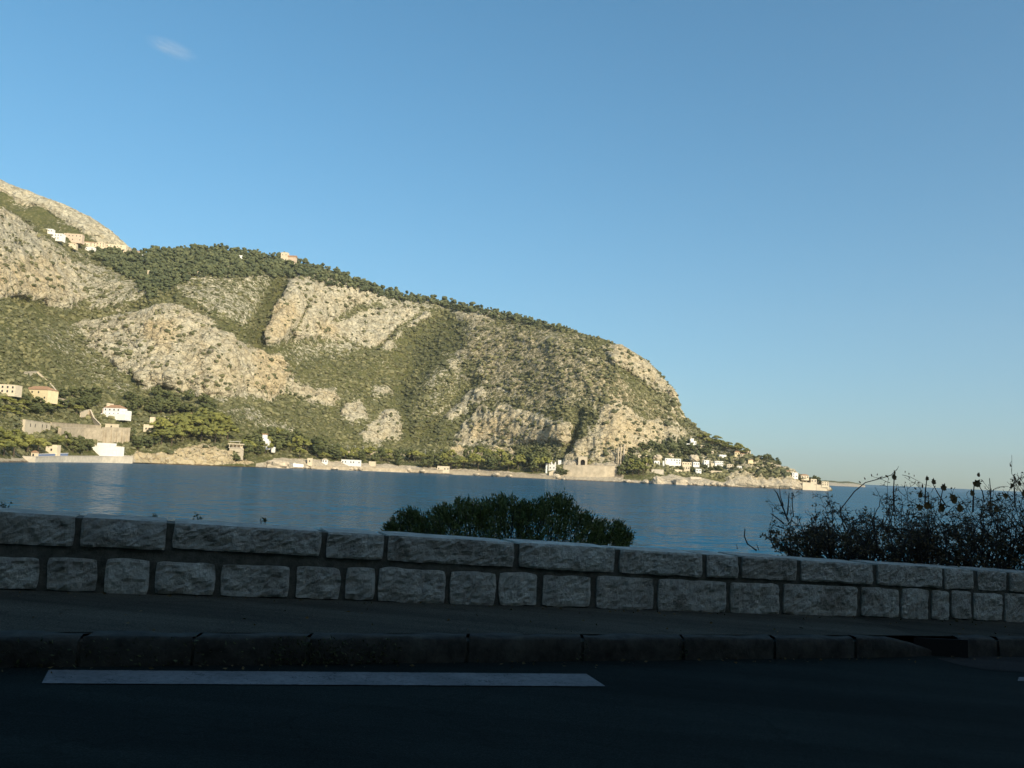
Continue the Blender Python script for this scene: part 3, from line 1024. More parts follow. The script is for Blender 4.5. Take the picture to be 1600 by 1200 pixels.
# (kinds, area, how many, height px, width px, label, group)
STANDS = [
    ('p', [(-40, 714), (-40, 690), (40, 696), (95, 705), (60, 714)], 12, (24, 36), (32, 46), 'bright green pine at the water edge on the far left shore', 'pines at the left water edge'),
    ('r', [(62, 702), (130, 697), (135, 711), (110, 713), (92, 712)], 6, (16, 26), (18, 26), 'dark round tree between the small cream house and the white block house', 'trees between the two shore houses'),
    ('pr', [(-30, 656), (-30, 636), (20, 632), (125, 640), (128, 650), (60, 654)], 20, (13, 19), (20, 30), 'green tree in the row above the arched terrace wall', 'trees above the terrace wall'),
    ('r', [(90, 640), (100, 618), (150, 616), (152, 640), (130, 645)], 11, (16, 24), (18, 26), 'dark green tree left of the white villa with orange roof', 'trees left of the orange-roofed villa'),
    ('r', [(195, 650), (200, 625), (250, 622), (330, 632), (345, 660), (300, 652), (230, 650)], 24, (16, 26), (18, 28), 'dark green tree on the slope right of the orange-roofed villa', 'trees right of the orange-roofed villa'),
    ('r', [(200, 712), (205, 680), (238, 682), (240, 700)], 7, (14, 24), (16, 26), 'round tree beside the right end of the long retaining wall', 'trees beside the long retaining wall'),
    ('p', [(240, 702), (245, 676), (300, 664), (350, 672), (362, 700), (300, 700)], 24, (24, 36), (30, 44), 'broad sunlit pine in the stand above the yellow shore cliff', 'pines above the yellow cliff'),
    ('pr', [(380, 722), (385, 696), (430, 690), (500, 700), (500, 720), (440, 718)], 24, (18, 28), (20, 32), 'tree in the grove around the small white tower villa', 'trees around the tower villa'),
    ('r', [(364, 724), (362, 714), (384, 712), (386, 724)], 4, (10, 15), (14, 20), 'low round tree below the shore pavilion', 'low trees below the pavilion'),
    ('rp', [(505, 722), (505, 712), (600, 716), (690, 722), (690, 732), (600, 727)], 28, (14, 22), (14, 24), 'green tree in the hedge row below the railway line', 'hedge trees below the railway'),
    ('rp', [(690, 733), (690, 722), (760, 722), (855, 728), (858, 739), (760, 737)], 30, (18, 28), (16, 26), 'green tree in the hedge row beside the orange earth bank', 'hedge trees by the orange bank'),
    ('r', [(805, 728), (812, 712), (850, 716), (852, 730)], 9, (16, 24), (16, 24), 'green tree on the slope above the small white shore house', 'trees above the small white shore house'),
    ('r', [(868, 744), (872, 738), (886, 742), (884, 747)], 4, (9, 15), (10, 16), 'low green tree at the foot of the tunnel road wall', 'low trees by the tunnel road wall'),
    ('rp', [(968, 746), (980, 728), (1010, 730), (1018, 746)], 10, (16, 26), (16, 22), 'green tree by the shore left of the cape villas', 'trees left of the cape villas'),
    ('r', [(985, 714), (1000, 702), (1060, 698), (1110, 704), (1120, 714), (1060, 718)], 16, (8, 14), (12, 20), 'tree in the wood directly above the cape villas', 'trees above the cape villas'),
    ('p', [(1085, 690), (1100, 681), (1130, 695), (1170, 711), (1170, 716), (1130, 706)], 16, (8, 14), (10, 16), 'pine on the descending skyline of the cape', 'skyline pines of the cape'),
    ('r', [(1040, 738), (1050, 730), (1100, 732), (1150, 728), (1150, 742), (1100, 742)], 15, (5, 9), (8, 14), 'small dark tree in the gardens below the cape villas', 'garden trees below the cape villas'),
    ('r', [(1120, 736), (1135, 716), (1180, 722), (1215, 735), (1225, 752), (1160, 748)], 9, (5, 8), (8, 13), 'small dark tree scattered on the pale cape cliff', 'trees on the cape cliff'),
    ('r', [(1178, 722), (1190, 719), (1224, 729), (1222, 733)], 6, (8, 11), (10, 15), 'small tree along the cream wall near the cape tip', 'trees along the cape tip wall'),
    ('r', [(1250, 752), (1255, 747), (1292, 757), (1290, 760)], 8, (6, 9), (9, 14), 'low dark tree at the outermost tip of the cape', 'trees at the cape tip'),
]
for kinds, poly, cnt, hr, wr, lab, grp in STANDS:
    xs, ys = zip(*poly)
    done, tries = [], 0
    while len(done) < cnt and tries < 4000:
        tries += 1
        x, y = tr.uniform(min(xs), max(xs)), tr.uniform(min(ys), max(ys))
        if sdist(poly, np.array([x]), np.array([y]))[0] < 0:
            continue
        if any(abs(x - a) < wr[0] * 0.42 and abs(y - b) < 5 for a, b in done):
            continue
        done.append((x, y))
        tree({'p': 'pine', 'r': 'round'}[tr.choice(kinds)], x, y, tr.uniform(*hr), tr.uniform(*wr), lab, grp)
for x, y, h, w, lab in [(493, 716, 30, 14, 'tall dark cypress standing alone left of the railway poles'), (566, 722, 18, 8, 'slim dark cypress in front of the railway poles'),
                        (1203, 722, 12, 8, 'pointed dark cypress on the skyline behind the long cream wall'), (1214, 726, 12, 9, 'blunt dark cypress just right of the pointed one on the cape skyline'),
                        (1154, 703, 11, 8, 'dark cypress on the cape skyline above the cream house'), (622, 728, 22, 10, 'dark upright cypress in the middle of the hedge row')]:
    tree('cypress', x, y, h, w, lab, 'cypresses on the far shore')
tree('round', 1272, 751, 9, 7, 'lone tree sticking up above the cape tip houses', 'cypresses on the far shore')

# ------------------------------------------------------------------ houses, walls and other buildings across the bay
M_WHITE = plain('white_render', (0.80, 0.79, 0.75), 0.10, 0.35)
M_CREAM = plain('cream_render', (0.68, 0.58, 0.42), 0.15, 0.35)
M_YELLOW = plain('pale_yellow_render', (0.74, 0.62, 0.38), 0.15, 0.35)
M_PINK = plain('apricot_render', (0.60, 0.48, 0.36), 0.18, 0.35)
M_TILE = plain('orange_roof_tiles', (0.40, 0.24, 0.14), 0.3, 1.2)
M_GREYROOF = plain('pale_flat_roof', (0.48, 0.46, 0.41), 0.2, 0.5)
M_PANE = plain('dark_window_glass', (0.03, 0.035, 0.04), 0.2, 1.0, 0.15)
M_WALLSTONE = plain('pale_masonry_wall', (0.44, 0.37, 0.265), 0.35, 0.22, 0.95, 0.5, 1.2, 0.3)
M_WALLCREAM = plain('cream_masonry_wall', (0.57, 0.49, 0.36), 0.16, 0.12, 0.95, 0.4, 1.5, 0.2)
M_ROADWALL = plain('weathered_retaining_wall', (0.47, 0.40, 0.29), 0.30, 0.16, 0.95, 0.5, 0.9, 0.25)
M_CONC = plain('pale_quay_concrete', (0.56, 0.50, 0.40), 0.22, 0.3, 0.95, 0.3, 1.0, 0.1)
M_BLUE = plain('blue_painted_fence', (0.16, 0.22, 0.36), 0.15, 0.5)
M_DARKIN = plain('opening_shade', (0.012, 0.012, 0.012), 0.2, 1.0)  # near-black: shade inside openings put into the colour
M_SLATE = plain('pale_blue_grey_roof', (0.42, 0.48, 0.52), 0.15, 0.4)
M_STEEL = plain('galvanised_pole', (0.45, 0.45, 0.43), 0.15, 1.0, 0.5)
M_ROCKPALE = plain('pale_rock', (0.52, 0.44, 0.32), 0.35, 0.4, 0.95, 0.8, 1.0, 0.4)


def frame_at(rect, yaw=0.0, out=0.0):
    """base centre and size in metres of something that shows as rect"""
    x0, y0, x1, y1 = rect
    xc = (x0 + x1) / 2
    p = ground(np.array([xc]), np.array([float(y1)]))[0]
    d = p[1] - out
    p = at(np.array([xc]), np.array([float(y1)]), np.array([d]))[0]
    k = d / FPX
    return V3(p), (x1 - x0) * k, (y1 - y0) * k


HOUSE_GROUP = None


def house(name, rect, label, wall=None, roof='flat', depth=9.0, yaw=0.0, floors=2, bays=3, extra=(), cat='house', out=3.0, roofmat=None, win=True, group=None):
    wall = wall or M_WHITE
    base, w, h = frame_at(rect, out=out)
    root = empty(name, base, R(yaw))
    tag(root, label, cat, group)
    rh = h * 0.28 if roof == 'hip' else 0.0
    hw = h - rh
    m = MB().box(-w / 2, w / 2, 0, depth, -2.2, hw)
    obj('wall', m.mesh('wall', wall), root)
    if roof == 'hip':
        obj('roof', MB().hip(-w / 2 - .5, w / 2 + .5, -.5, depth + .5, hw + 0.003, h, 0.45).mesh('roof', roofmat or M_TILE), root)
    else:
        r = MB()
        r.box(-w / 2 + .25, w / 2 - .25, .25, depth - .25, hw + .003, hw + .08)
        obj('roof', r.mesh('roof', roofmat or M_GREYROOF), root)
        q = MB()
        q.box(-w / 2 - .06, w / 2 + .06, -.06, .22, hw + .002, hw + .45)
        q.box(-w / 2 - .06, w / 2 + .06, depth - .22, depth + .06, hw + .002, hw + .45)
        q.box(-w / 2 - .06, -w / 2 + .22, .23, depth - .23, hw + .002, hw + .45)
        q.box(w / 2 - .22, w / 2 + .06, .23, depth - .23, hw + .002, hw + .45)
        obj('parapet', q.mesh('parapet', wall), root)
    for (fx0, fx1, fh0, fh1, dy, mt_, nm) in extra:      # wings and towers: fractions of the front width, heights as fractions of h
        v = MB().box(-w / 2 + fx0 * w, -w / 2 + fx1 * w, dy, depth * 0.8 + dy, (fh0 * h if fh0 > 0 else -4), fh1 * h)
        obj(nm, v.mesh(nm, mt_), root)
    if win and h > 3.0:
        fl = max(1, min(floors, int(hw / 2.6)))
        bw = w / bays
        for f in range(fl):
            for b in range(bays):
                if tr.random() < 0.12:
                    continue
                cx, cz = -w / 2 + bw * (b + .5), hw * (f + .52) / fl
                ww, wh = min(1.3, bw * .42), min(1.7, hw / fl * .5)
                g = obj('window', MB().box(cx - ww / 2, cx + ww / 2, -.04, .02, cz - wh / 2, cz + wh / 2).mesh('window', M_PANE), root)
                obj('sill', MB().box(cx - ww / 2 - .12, cx + ww / 2 + .12, -.22, -.043, cz - wh / 2 - .12, cz - wh / 2).mesh('sill', wall), g)
    return root


def wall_run(name, pts, h, label, mat, thick=1.0, cat='wall', out=0.5, copingmat=None, buttress=0, holes=(), dig=3.0):
    """a wall whose foot follows the given foot points of the photograph; h in px (one value or one per point)"""
    hs = h if hasattr(h, '__len__') else [h] * len(pts)
    P = []
    for (x, y), hp in zip(pts, hs):
        g = ground(np.array([float(x)]), np.array([float(y)]))[0]
        q = at(np.array([float(x)]), np.array([float(y)]), np.array([g[1] - out]))[0]
        P.append((V3(q), hp * q[1] / FPX))
    o0 = P[0][0].copy()
    root = empty(name, o0)
    tag(root, label, cat)
    m, c = MB(), MB()
    n = len(P)
    for i in range(n - 1):
        (a, ha), (b, hb) = P[i], P[i + 1]
        a, b = a - o0, b - o0
        d = (b - a).to_2d().normalized()
        t = Vector((-d.y, d.x, 0)) * thick
        up = Vector((0, 0, 1))
        vs_ = [a - up * dig, b - up * dig, b + t - up * dig, a + t - up * dig, a + up * ha, b + up * hb, b + t + up * hb, a + t + up * ha]
        fs_ = [(0, 3, 2, 1), (4, 5, 6, 7), (0, 1, 5, 4), (1, 2, 6, 5), (2, 3, 7, 6), (3, 0, 4, 7)]
        m.add(vs_, fs_)
        s = Vector((-d.y, d.x, 0)) * 0.25
        a1, b1 = a + up * (ha + .003) - s, b + up * (hb + .003) - s
        e = t + 2 * s
        c.add([a1, b1, b1 + e, a1 + e, a1 + up * .3, b1 + up * .3, b1 + e + up * .3, a1 + e + up * .3], fs_)
        L = (b - a).length
        for k in range(buttress):
            f = (k + .5) / buttress
            q = a.lerp(b, f); hq = ha + (hb - ha) * f
            dd = Vector((d.x, d.y, 0)) * 0.7
            nrm = Vector((d.y, -d.x, 0))
            bm_ = MB().add([q - dd - up * dig + nrm * 1.6, q + dd - up * dig + nrm * 1.6, q + dd - up * dig, q - dd - up * dig,
                            q - dd + up * hq * .9 + nrm * .4, q + dd + up * hq * .9 + nrm * .4, q + dd + up * hq * .9, q - dd + up * hq * .9], fs_)
            obj('buttress', bm_.mesh('buttress', mat), root)
        for (f, hz, wz, hh) in holes:
            q = a.lerp(b, f); hq = ha + (hb - ha) * f
            nrm = Vector((d.y, -d.x, 0)) * .05
            dd = Vector((d.x, d.y, 0)) * wz / 2
            z0, z1 = hq * hz - hh / 2, hq * hz + hh / 2
            arch = [q - dd + up * z0, q + dd + up * z0, q + dd + up * (z0 + (z1 - z0) * .6), q + dd * .6 + up * (z0 + (z1 - z0) * .9), q + up * z1, q - dd * .6 + up * (z0 + (z1 - z0) * .9), q - dd + up * (z0 + (z1 - z0) * .6)]
            k = len(arch)
            am = MB().add([v + nrm for v in arch] + [v - nrm * 3 for v in arch], [tuple(range(k))] + [(i, (i + 1) % k, (i + 1) % k + k, i + k) for i in range(k)])
            obj('arched_opening', am.mesh('arched_opening', M_DARKIN), root)
    obj('masonry', m.mesh('masonry', mat), root)
    obj('coping', c.mesh('coping', copingmat or mat), root)
    return root


# far left villas
house('villa', (32, 602, 76, 625), 'pale yellow villa with low orange roof below the sloping boundary wall', M_YELLOW, 'hip', 14, -8, 2, 4)
house('villa', (-24, 601, 22, 614), 'cream villa cut by the left edge of the picture', M_CREAM, 'flat', 12, 5, 2, 6)
wall_run('terrace_wall', [(-30, 622), (8, 622), (40, 623)], 5, 'low cream terrace wall below the villa at the left edge', M_WALLCREAM)
wall_run('boundary_wall', [(0, 583), (36, 584), (58, 583), (75, 599), (87, 613)], [2.2, 2.5, 3, 3, 3], 'thin pale boundary wall bending down the slope above the yellow villa', M_WALLCREAM, 0.7)
wall_run('terrace_wall', [(76, 626), (93, 627), (111, 633)], [3, 5, 7], 'small grey terrace wall right of the pale yellow villa', M_WALLSTONE)
house('villa', (160, 632, 188, 650), 'white villa with orange hipped roof above the long retaining wall', M_WHITE, 'hip', 13, -6, 2, 4,
      extra=[(1.0, 1.34, 0, .52, .4, M_WHITE, 'side_wing'), (-.08, 1.36, 0, .20, -2.0, M_WHITE, 'front_terrace'), (-.10, .02, 0, .62, .8, M_PINK, 'gable_wing'), (.06, .16, .7, 1.12, 3, M_CREAM, 'chimney')])
wall_run('garden_wall', [(126, 648), (140, 646), (146, 656), (156, 666)], [4, 6, 3, 3], 'pale garden wall stepping down left of the orange-roofed villa', M_WALLCREAM, 0.8)
wall_run('terrace_wall', [(-20, 664), (20, 660), (38, 662)], [4, 4, 4], 'low pale wall running off the left edge above the shore pines', M_WALLCREAM)
wall_run('arched_wall', [(38, 675), (78, 676)], [19, 14], 'cream terrace wall with a row of small arched openings', M_WALLCREAM, 2.0, holes=[(.2, .62, 1.6, 3), (.38, .62, 1.6, 3), (.66, .66, 1.6, 3), (.84, .66, 1.6, 3)])
wall_run('terrace_wall', [(80, 670), (140, 671), (158, 668)], [10, 7, 3], 'upper tier of masonry wall above the long retaining wall', M_WALLSTONE, 1.2, out=1.5)
wall_run('retaining_wall', [(94, 688), (130, 691), (160, 692)], [19, 22, 22], 'long pale retaining wall above the white block house', M_WALLSTONE, 2.5, out=4, copingmat=M_WALLCREAM)
wall_run('retaining_wall', [(160.5, 692), (202, 692)], [24, 23], 'buttressed right end of the retaining wall beside the round trees', M_WALLSTONE, 2.5, out=4.6, copingmat=M_WALLCREAM, buttress=5)
house('wall_house', (164, 663, 183, 670), 'small cream hut on top of the buttressed retaining wall', M_CREAM, 'flat', 4, 0, 1, 3, cat='hut', out=6)
house('boathouse', (141, 698, 184, 714), 'bright white block house with smaller upper storey on the quay', M_WHITE, 'flat', 11, -3, 1, 5, out=7,
      extra=[(.16, .70, .98, 1.36, 2, M_WHITE, 'upper_storey'), (.02, .10, .98, 1.15, 3, M_CREAM, 'chimney'), (.80, .95, .98, 1.10, 3, M_CREAM, 'roof_hatch')], win=False)
house('shore_house', (71, 696, 88, 710), 'small cream house with round window behind the blue fence', M_CREAM, 'flat', 7, 6, 1, 1, out=5, extra=[(-.3, 0, 0, .38, .5, M_PINK, 'side_shed')])
house('hut', (48, 704, 55, 715), 'narrow cream hut on the beach left of the blue fence', M_CREAM, 'hip', 4, 0, 1, 1, cat='hut', out=2)
wall_run('blue_fence', [(60, 714), (106, 712)], [4.2, 3.6], 'low blue fence along the quay in front of the small cream house', M_BLUE, 0.4, cat='fence', out=9, copingmat=M_WHITE)
wall_run('quay_wall', [(55, 723.5), (100, 721.5), (160, 721), (207, 722.5)], [9, 8, 7, 9], 'pale concrete quay below the white block house', M_CONC, 24, cat='quay', out=14)
# middle left
house('ruin', (224, 664, 240, 676), 'cream stepped building on the slope right of the retaining wall', M_CREAM, 'flat', 6, 10, 1, 2, cat='building', extra=[(.45, .9, .9, 2.05, 3, M_CREAM, 'stair_tower')])
wall_run('garden_wall', [(240, 661), (258, 660)], [4, 4], 'short pink-cream garden wall joining two cream buildings on the slope', M_WALLCREAM)
house('gatehouse', (256, 651, 269, 661), 'small cream gatehouse at the upper edge of the pine stand', M_CREAM, 'flat', 5, -5, 1, 2, cat='building', extra=[(1.25, 1.5, 0, .85, 1, M_CREAM, 'gate_pillar')])
house('cottage', (284, 644, 300, 652), 'little white cottage with orange roof above the pine stand', M_WHITE, 'hip', 6, 4, 1, 3)
house('cottage', (301, 647, 307, 653), 'tiny white shed right of the little orange-roofed cottage', M_WHITE, 'flat', 4, 0, 1, 1, cat='shed')
# shore pavilion
base, w, h = frame_at((356, 688, 376, 712), out=3)
pv = tag(empty('pavilion', base, R(-4)), 'open flat-roofed pavilion on a stone base above the shore', 'pavilion')
obj('base', MB().box(-w * .42, w * .55, 0, 6, -4, h * .48).mesh('base', M_WALLCREAM), pv)
obj('floor', MB().box(-w / 2, w / 2, -.4, 6.5, h * .485, h * .53).mesh('floor', M_CONC), pv)
for fx in (-.44, -.15, .15, .44):
    obj('post', MB().box(w * fx - .25, w * fx + .25, 0, .5, h * .532, h * .72).mesh('post', M_CREAM), pv)
obj('back_wall', MB().box(-w * .46, w * .46, 5.5, 6, h * .532, h * .72).mesh('back_wall', M_CREAM), pv)
obj('roof', MB().box(-w * .55, w * .55, -.6, 6.8, h * .722, h * .79).mesh('roof', M_CREAM), pv)
obj('upper_roof', MB().box(-w * .5, w * .3, 1, 6, h * .90, h * .94).mesh('upper_roof', M_GREYROOF), pv)
for fx in (-.45, .25):
    obj('post', MB().box(w * fx - .2, w * fx + .2, 3, 3.4, h * .792, h * .90).mesh('post', M_CREAM), pv)
house('tower_villa', (401, 689, 420, 699), 'white villa with slim orange-topped tower among the trees', M_WHITE, 'flat', 9, 6, 1, 3, out=26,
      extra=[(.40, .72, .9, 2.0, 1.5, M_WHITE, 'tower'), (.36, .76, 2.0, 2.15, 1.2, M_TILE, 'tower_roof'), (.30, .85, .9, 1.35, 1, M_WHITE, 'upper_storey')])
house('hut', (424, 699, 429, 704), 'tiny white hut just right of the tower villa', M_WHITE, 'flat', 3, 0, 1, 1, cat='hut', win=False, out=22)
# shore walls and huts
wall_run('sea_wall', [(458, 729), (474, 730)], [5, 4], 'short white slipway wall on the beach below the grove', M_WHITE, 5)
house('beach_house', (480, 716.5, 487, 725), 'narrow pale beach house at the start of the long sea wall', M_CREAM, 'flat', 5, 0, 1, 1, out=5, cat='hut')
house('beach_house', (503, 716.5, 511, 723), 'small white beach house with pointed roof before the railway poles', M_WHITE, 'hip', 5, 0, 1, 2, out=5, cat='hut', roofmat=M_CREAM)
house('beach_shelter', (533, 719, 563, 725.5), 'long low white beach shelter with dark openings', M_WHITE, 'flat', 5, -3, 1, 7, out=5, cat='shelter')
house('beach_shelter', (576, 721.5, 586, 726), 'short low white shelter farther along the sea wall', M_CREAM, 'flat', 4, -3, 1, 2, out=5, cat='shelter', win=False)
house('beach_shelter', (683, 729, 702, 736), 'low pale shelter on the sea wall before the hedge trees', M_CREAM, 'flat', 4, 3, 1, 4, out=5, cat='shelter')
wall_run('sea_wall', [(485, 731), (560, 734), (640, 736.5), (700, 739), (760, 742), (830, 746), (872, 749)], [2.5, 4.5, 3, 4.5, 3.5, 5, 4], 'long cream sea wall along the beach under the hedge trees', M_WALLSTONE, 4, out=1)
wall_run('railway_wall', [(516, 709), (560, 710.5), (596, 712)], [4.5, 5, 5], 'pale railway embankment wall below the first row of poles', M_WALLSTONE, 3, out=2)
wall_run('railway_wall', [(606, 712), (650, 714), (692, 716)], [3, 3, 3], 'thin pale railway wall running on behind the hedge trees', M_WALLSTONE, 3, out=2)
for i, x in enumerate((519, 531, 543, 555, 567, 575, 586, 593, 664, 679, 690)):
    yb = 705 + (x - 519) * 0.055
    base, w, h = frame_at((x - .5, yb - 11, x + .5, yb), out=-1)
    o = tag(empty('railway_pole', base), 'thin pale railway pole in the row above the embankment wall' if i < 8 else 'thin pale railway pole behind the trees by the orange bank', 'pole', 'railway poles')
    obj('mast', MB().tube([(0, 0, -1), (0, 0, h)], [.28, .2], 6).mesh('mast', M_STEEL), o)
    obj('arm', MB().tube([(0, 0, h * .9), (-2.2, -.5, h * .94)], [.12, .1], 4).mesh('arm', M_STEEL), o)
# small white shore house and tunnel road
house('shore_house', (857, 722, 868, 734), 'small white cube house at the right end of the hedge trees', M_WHITE, 'flat', 7, -5, 2, 2, extra=[(-.42, -.02, .55, .98, 1, M_PINK, 'side_wing')], out=4)
house('shore_tower', (852.5, 725, 855, 737), 'narrow white stair tower left of the small white cube house', M_WHITE, 'flat', 3, 0, 1, 1, win=False, cat='tower', out=6)
wall_run('terrace_wall', [(858, 742), (866, 741), (876, 743)], [4, 6, 3], 'stepped cream terrace wall under the small white cube house', M_WALLCREAM, 1, out=2)
house('hut', (872, 719.5, 877, 723.5), 'tiny white hut left of the tunnel portal', M_WHITE, 'flat', 3, 0, 1, 1, win=False, cat='hut')
wall_run('road_wall', [(880, 741), (910, 743), (945, 743), (974, 740)], [14, 16, 15, 11], 'tall smooth pale retaining wall below the tunnel portal', M_ROADWALL, 5, out=5)
base, w, h = frame_at((903.5, 714, 917.5, 725.5), out=7)
tp = tag(empty('tunnel_portal', base, R(-3)), 'pale tunnel portal with dark arched mouth at the cliff foot', 'tunnel')
ow, oh = w * .5, h * .62
fr = MB()
fr.box(-w / 2, -ow / 2, 0, 14, -3, h); fr.box(ow / 2, w / 2, 0, 14, -3, h); fr.box(-ow / 2, ow / 2, .003, 14, oh, h)
obj('facade', fr.mesh('facade', M_WALLCREAM), tp)
ar = MB()
N_ = 9
arc = [(-ow / 2 + ow * i / (N_ - 1), oh - oh * .28 * (1 - math.sin(math.pi * i / (N_ - 1)))) for i in range(N_)]
ar.add([(a, .2, oh) for a, b in arc] + [(a, .2, b) for a, b in arc], [(i + N_, i + N_ + 1, i + 1, i) for i in range(N_ - 1)])
obj('arch', ar.mesh('arch', M_WALLSTONE), tp)
bo = MB()
bo.add([(-ow / 2, .4, -2), (-ow / 2, 14, -2), (-ow / 2, 14, oh), (-ow / 2, .4, oh)], [(0, 1, 2, 3)])
bo.add([(ow / 2, .4, -2), (ow / 2, 14, -2), (ow / 2, 14, oh), (ow / 2, .4, oh)], [(3, 2, 1, 0)])
bo.add([(-ow / 2, 1.6, -2), (ow / 2, 1.6, -2), (ow / 2, 1.6, oh), (-ow / 2, 1.6, oh)], [(0, 1, 2, 3)])
bo.add([(-ow / 2, .4, oh), (ow / 2, .4, oh), (ow / 2, 14, oh), (-ow / 2, 14, oh)], [(0, 1, 2, 3)])
bo.add([(-ow / 2, .05, -.5), (ow / 2, .05, -.5), (ow / 2, 14, -.5), (-ow / 2, 14, -.5)], [(0, 1, 2, 3)])
obj('bore', bo.mesh('bore', M_DARKIN), tp)
obj('coping', MB().box(-w / 2 - .3, w / 2 + .3, -.3, 2.2, h + .003, h + .6).mesh('coping', M_CONC), tp)
for i, (x, t, b, w_) in enumerate([(965.5, 699, 721, 2.6), (969.5, 696, 722, 2.6), (974.5, 695, 722, 3.4)]):
    base, w, h = frame_at((x - w_ / 2, t, x + w_ / 2, b), out=3.5)
    o = tag(empty('rock_pillar', base, .2 * i), ['leftmost of three tall pale pillars under the yellow cliff', 'middle one of three tall pale pillars under the yellow cliff', 'rightmost and thickest of three tall pale pillars under the yellow cliff'][i], 'pillar', 'pillars under the cliff')
    obj('shaft', MB().tube([(0, 0, -3), (0, 0, h * .5), (.1, 0, h)], [w * .55, w * .48, w * .42], 7).mesh('shaft', M_ROCKPALE), o)
    obj('cap', MB().box(-w * .6, w * .6, -w * .6, w * .6, h + .003, h + .8).mesh('cap', M_ROCKPALE), o)
# cape villas
CAPE = [
    ('building', (997, 711.5, 1018, 719), 'long beige flat-roofed building left of the white cape villas', M_CREAM, 'flat', 8, 4, {}),
    ('gate_tower', (1009, 723, 1014, 735), 'narrow beige stair tower among trees left of the white cape villas', M_CREAM, 'flat', 4, 1, {'win': False, 'cat': 'tower'}),
    ('cottage', (996, 723, 1004, 730), 'small pale house half hidden by trees near the road wall', M_CREAM, 'flat', 5, 2, {}),
    ('cottage', (1022, 720.5, 1031, 726), 'small white cottage left of the long white cape villa', M_WHITE, 'flat', 5, 2, {}),
    ('stair_tower', (1035.5, 721, 1038, 729), 'slim white tower touching the long white cape villa', M_WHITE, 'flat', 3, 1, {'win': False, 'cat': 'tower'}),
    ('villa', (1039, 717, 1064, 725), 'long two-part white villa, largest of the cape', M_WHITE, 'flat', 9, 6, {'extra': [(.0, .62, 0, .55, -1.5, M_WHITE, 'front_terrace'), (.72, .99, .9, 1.08, 1, M_WHITE, 'upper_storey')]}),
    ('villa', (1066, 722.5, 1081, 727), 'low pale villa just right of the largest cape villa', M_CREAM, 'flat', 6, 4, {}),
    ('villa', (1083, 722.5, 1093, 727.5), 'low white villa below the big boulder', M_WHITE, 'flat', 6, 3, {}),
    ('villa', (1100, 719.5, 1108, 728), 'white cubic villa right of the big boulder', M_WHITE, 'flat', 6, 2, {}),
    ('villa', (1117, 721, 1130, 727.5), 'wide white villa with side wing near the cape cliff', M_WHITE, 'flat', 7, 4, {'extra': [(-.45, 0, 0, .5, 1, M_CREAM, 'side_wing')]}),
    ('villa', (1079, 689.5, 1088, 695), 'white stepped house alone high on the cape slope', M_WHITE, 'flat', 6, 3, {'extra': [(0, .62, .9, 1.8, 1.5, M_WHITE, 'upper_storey')]}),
    ('cottage', (1073, 693.5, 1078, 696.5), 'tiny white outhouse left of the stepped white house', M_WHITE, 'flat', 4, 1, {'win': False, 'cat': 'shed'}),
    ('canopy', (1018, 734, 1037, 738.5), 'pale blue-grey low roof by the shore below the villas', M_CONC, 'flat', 9, 4, {'roofmat': M_SLATE, 'win': False, 'cat': 'shelter'}),
    ('villa', (1148, 704.5, 1156, 711.5), 'cream house on the cape slope below the skyline pines', M_YELLOW, 'hip', 6, 2, {}),
    ('cottage', (1157, 708, 1164, 713), 'smaller cream cottage touching the cream house below the skyline pines', M_CREAM, 'hip', 5, 2, {}),
    ('cottage', (1182, 714, 1190, 719), 'pale cottage left of the long cream cape wall', M_CREAM, 'flat', 5, 2, {}),
    ('villa', (1238, 739, 1247, 746), 'white terraced house on the far side of the cape cliff', M_WHITE, 'flat', 6, 2, {}),
    ('villa', (1252, 741, 1264, 748), 'cream house with orange roof near the cape tip', M_CREAM, 'hip', 7, 3, {}),
    ('pavilion', (1284, 753, 1295, 759), 'small pale pavilion on the very tip of the cape', M_CREAM, 'flat', 5, 3, {}),
    ('villa', (1067, 729, 1078, 734), 'cream terraced villa below the low pale villa', M_CREAM, 'flat', 6, 3, {}),
    ('cottage', (1087, 733, 1096, 737.5), 'pale cottage among garden trees under the low white villa', M_WHITE, 'flat', 5, 2, {}),
    ('villa', (1136, 726, 1146, 732), 'cream villa right of the wide white villa', M_CREAM, 'flat', 6, 3, {}),
    ('cottage', (1152, 729, 1159, 734), 'small white cottage at the upper edge of the cape cliff', M_WHITE, 'flat', 5, 2, {}),
    ('cottage', (1106, 705, 1115, 709.5), 'pale cottage between the stepped white house and the skyline pines', M_CREAM, 'flat', 5, 2, {}),
    ('villa', (1124, 711, 1135, 716), 'white villa midway up the cape slope', M_WHITE, 'flat', 6, 3, {}),
    ('cottage', (1169, 717, 1177, 722), 'pale yellow cottage left of the long cape wall', M_YELLOW, 'hip', 5, 2, {}),
    ('cottage', (1228, 735, 1235, 740), 'little cream cottage just left of the white terraced house', M_CREAM, 'hip', 5, 2, {}),
    ('cottage', (1267, 749, 1276, 754), 'low cream cottage between the orange-roofed house and the tip', M_CREAM, 'flat', 5, 2, {}),
    ('cottage', (1045, 708, 1053, 712), 'pale roof showing in the wood above the largest cape villa', M_CREAM, 'hip', 5, 2, {}),
    ('cottage', (1166, 703.5, 1173, 707), 'small cream roof peeping out on the cape skyline', M_CREAM, 'hip', 5, 2, {'out': -2}),
]
for nm, rc, lab, mt_, rf, dp, bays, kw in CAPE:
    kw = dict(kw)
    kw.setdefault('out', 7.0)
    kw = dict(kw); kw.setdefault('out', 9.0)
    house(nm, rc, lab, mt_, rf, dp, tr.uniform(-8, 8), 2, bays, **kw)
